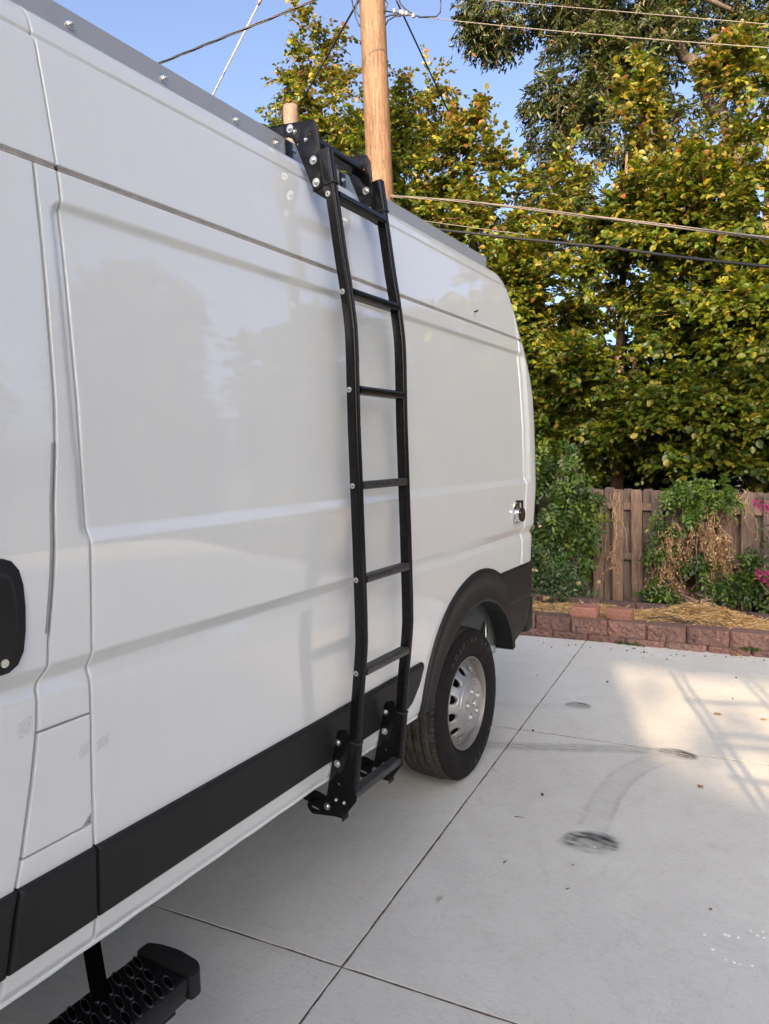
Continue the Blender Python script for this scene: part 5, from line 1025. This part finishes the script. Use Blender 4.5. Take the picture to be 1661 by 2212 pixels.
# unseen bar frame added right of the camera to throw shadow bars on the drive
rk=thing('shadow_frame','galvanised ladder rack standing to the right of the photographer','rack',(2.1,-2.55,0))
hd_=math.atan2(.32,.948)  # shadow direction
def srcx(px,py,z): # point whose shadow on z=0 is (px,py)
    k=z/math.tan(SEL); return (px+math.sin(SAZ)*k,py+math.cos(SAZ)*k,z)
def bar(nm,a,b,r=.014): 
    q=Vector((2.1,-2.55,0)); V,F=tube([Vector(a)-q,Vector(b)-q],r,8); build(nm,V,F,M_steel,rk)
def onplane(px,py,Y): # height z where the sun ray through ground point meets plane y=Y
    k=(Y-py)/math.cos(SAZ); return Vector((px+math.sin(SAZ)*k,Y,k*math.tan(SEL)))
YP=-2.55
for a,b in (((.46,2.28),(1.05,.53)),((.52,2.28),(1.105,.53)),((.83,2.548),(1.42,.80)),((.885,2.56),(1.475,.82))):
    p=onplane(*a,YP);q=onplane(*b,YP); q.z=0; p.x=q.x=(p.x+q.x)/2; bar('upright',q,p+Vector((0,0,.12)))
for a,b in (((.541,2.20),(.9,2.33)),((.658,1.60),(1.12,1.74)),((.878,1.09),(1.2,1.18)),((.9,.93),(1.3,1.03)),((1.0,.56),(1.5,.62))):
    p=onplane(*a,YP);q=onplane(*b,YP); bar('crossbar',p,q,.013)
# ================================================================ LITTER ON THE DRIVE
def curled_leaf(name,label,x,y,r,seed,col,group=None):
    rg=np.random.default_rng(seed); m=7; a=np.linspace(0,2*math.pi,m,endpoint=False)+rg.normal(0,.2,m); P=np.zeros((m,3))+np.array([0,0,.004]); D=np.stack([np.cos(a),np.sin(a),rg.uniform(.05,.5,m)],1)
    o=leafmesh(P,D,np.tile([0,0,1.],(m,1))+rg.normal(0,.4,(m,3)),r*rg.uniform(.6,1.1,m),r*rg.uniform(.4,.6,m),np.array([col])*rg.uniform(.7,1.2,(m,1)),name,M_dry,droop=.3,fold=.35); o.location=(x,y,.002); o.rotation_euler=(0,0,rg.uniform(0,6)); return tag(o,label,'leaf',group)
curled_leaf('dry_leaf','curled tan dry leaf in the barred shadow patch',.867,1.42,.026,1,(.34,.22,.12))
curled_leaf('dry_leaf','narrow orange-tan dry leaf at the right edge of the shadow patch',1.105,1.444,.020,2,(.50,.28,.12))
curled_leaf('dry_leaf','small brown curled leaf on plain concrete below the shadow patch',.89,.391,.016,3,(.30,.17,.07))
curled_leaf('dry_leaf','large orange-brown leaf against the right end of the block wall',.858,2.80,.035,4,(.42,.22,.10))
curled_leaf('dry_leaf','dark reddish leaf on the concrete just below the weeds at the wall',.147,2.675,.018,5,(.22,.09,.05))
curled_leaf('dry_leaf','small tan seed leaf left of the lowest dark twig',.55,-.511,.007,6,(.45,.30,.16))
def twig(label,x,y,L_,ang,r=.0016,col=(.10,.075,.055)):
    V,F=tube([(-L_/2,0,.003),(0,L_*.06,.004),(L_/2,0,.003)],[r,r,r*.6],6); o=build('twig',V,F,simple('twig_brown',col,.8),None,True,loc=(x,y,.0)); o.rotation_euler=(0,0,ang); tag(o,label,'twig')
twig('thin grey twig lying left of the big round tyre mark',.245,-.256,.042,R(12)); twig('short thick brown twig at the left below the tyre marks',.313,-.605,.020,R(75),.0025); twig('short dark twig below the round tyre mark',.573,-.662,.018,R(55)); twig('white splinter beside the wheel',-.02,.13,.03,R(-20),.0016,(.6,.58,.52))
def pebble(label,x,y,r,col,group=None,nm='berry',cat='berry'):
    bm=bmesh.new(); bmesh.ops.create_icosphere(bm,subdivisions=2,radius=r,matrix=Matrix.Diagonal((1,.85,.8,1))); o=bmfin(bm,nm,simple(nm+'_skin',col,.6,nz=.3,scale=200),None,smooth=True); o.location=(x,y,r*.75); return tag(o,label,cat,group)
pebble('round dark nut alone on the concrete left of the tyre mark',.269,-.014,.0075,(.05,.02,.018),nm='nut',cat='nut')
pebble('dark nut lying on the cross joint of the slabs',-.018,.705,.007,(.03,.022,.02),nm='nut',cat='nut')
pebble('oval seed on the concrete behind the wheel, beside the long joint',.152,1.752,.008,(.07,.055,.04),nm='seed',cat='seed')
pebble('small brown beetle-like seed at lower right near the paint drops',1.031,-.551,.0055,(.22,.11,.06),nm='seed',cat='seed')
B0=pebble('small dark purple berry fallen on the concrete in front of the block wall',-.347,2.569,.0062,(.07,.015,.025),'berries fallen along the wall')
for i,(x,y) in enumerate([(-.296,2.597),(-.17,2.575),(-.013,2.596),(.215,2.58),(.236,2.598),(.254,2.607),(.225,2.62),(.253,2.454),(.42,2.47),(.427,2.603),(.464,2.64),(.52,2.626),(.577,2.721),(.929,2.705),(.986,2.683),(.945,2.79),(.107,2.601),(-.32,1.697),(.30,2.56),(.66,2.68),(.72,2.74),(.80,2.72),(.90,2.76),(.83,2.78),(1.05,2.74),(-.55,2.55),(-.62,2.62),(.905,2.215),(.919,1.754),(-.45,2.45)]):
    o=B0.copy(); COL.objects.link(o); s=random.uniform(.55,1.15); o.scale=(s,s,s); o.location=(x,y,.0048*s); o.rotation_euler=(random.random()*3,random.random()*3,random.random()*6)
    if y<2.4: o['label']=['small dark berry on the concrete behind the wheel','small dark berry in the shadow bars','small dark berry just inside the lit patch'][[-.32,.905,.919].index(x)]; del o['group']
# fine grit scattered over the slabs
rg=np.random.default_rng(88); N=900; X=rg.uniform(-.6,1.7,N);Y=rg.uniform(-1.6,2.7,N); s=rg.uniform(.0006,.0017,N); a=rg.uniform(0,6,N); V=np.zeros((N,4,3)); 
for k,(dx,dy,dz) in enumerate(((1,0,0),(-.5,.87,0),(-.5,-.87,0),(0,0,1.3))): V[:,k,0]=X+s*(dx*np.cos(a)-dy*np.sin(a)); V[:,k,1]=Y+s*(dx*np.sin(a)+dy*np.cos(a))*1.2; V[:,k,2]=.0005+dz*s
k=np.arange(N)[:,None]*4; F=np.concatenate([k+np.array([[0,1,3]]),k+np.array([[1,2,3]]),k+np.array([[2,0,3]])]); tag(build('grit',V.reshape(-1,3),F,simple('grit',(.06,.045,.035),.9),None),'fine dark grit and crumbs scattered over the concrete slabs','grit',kind='stuff')
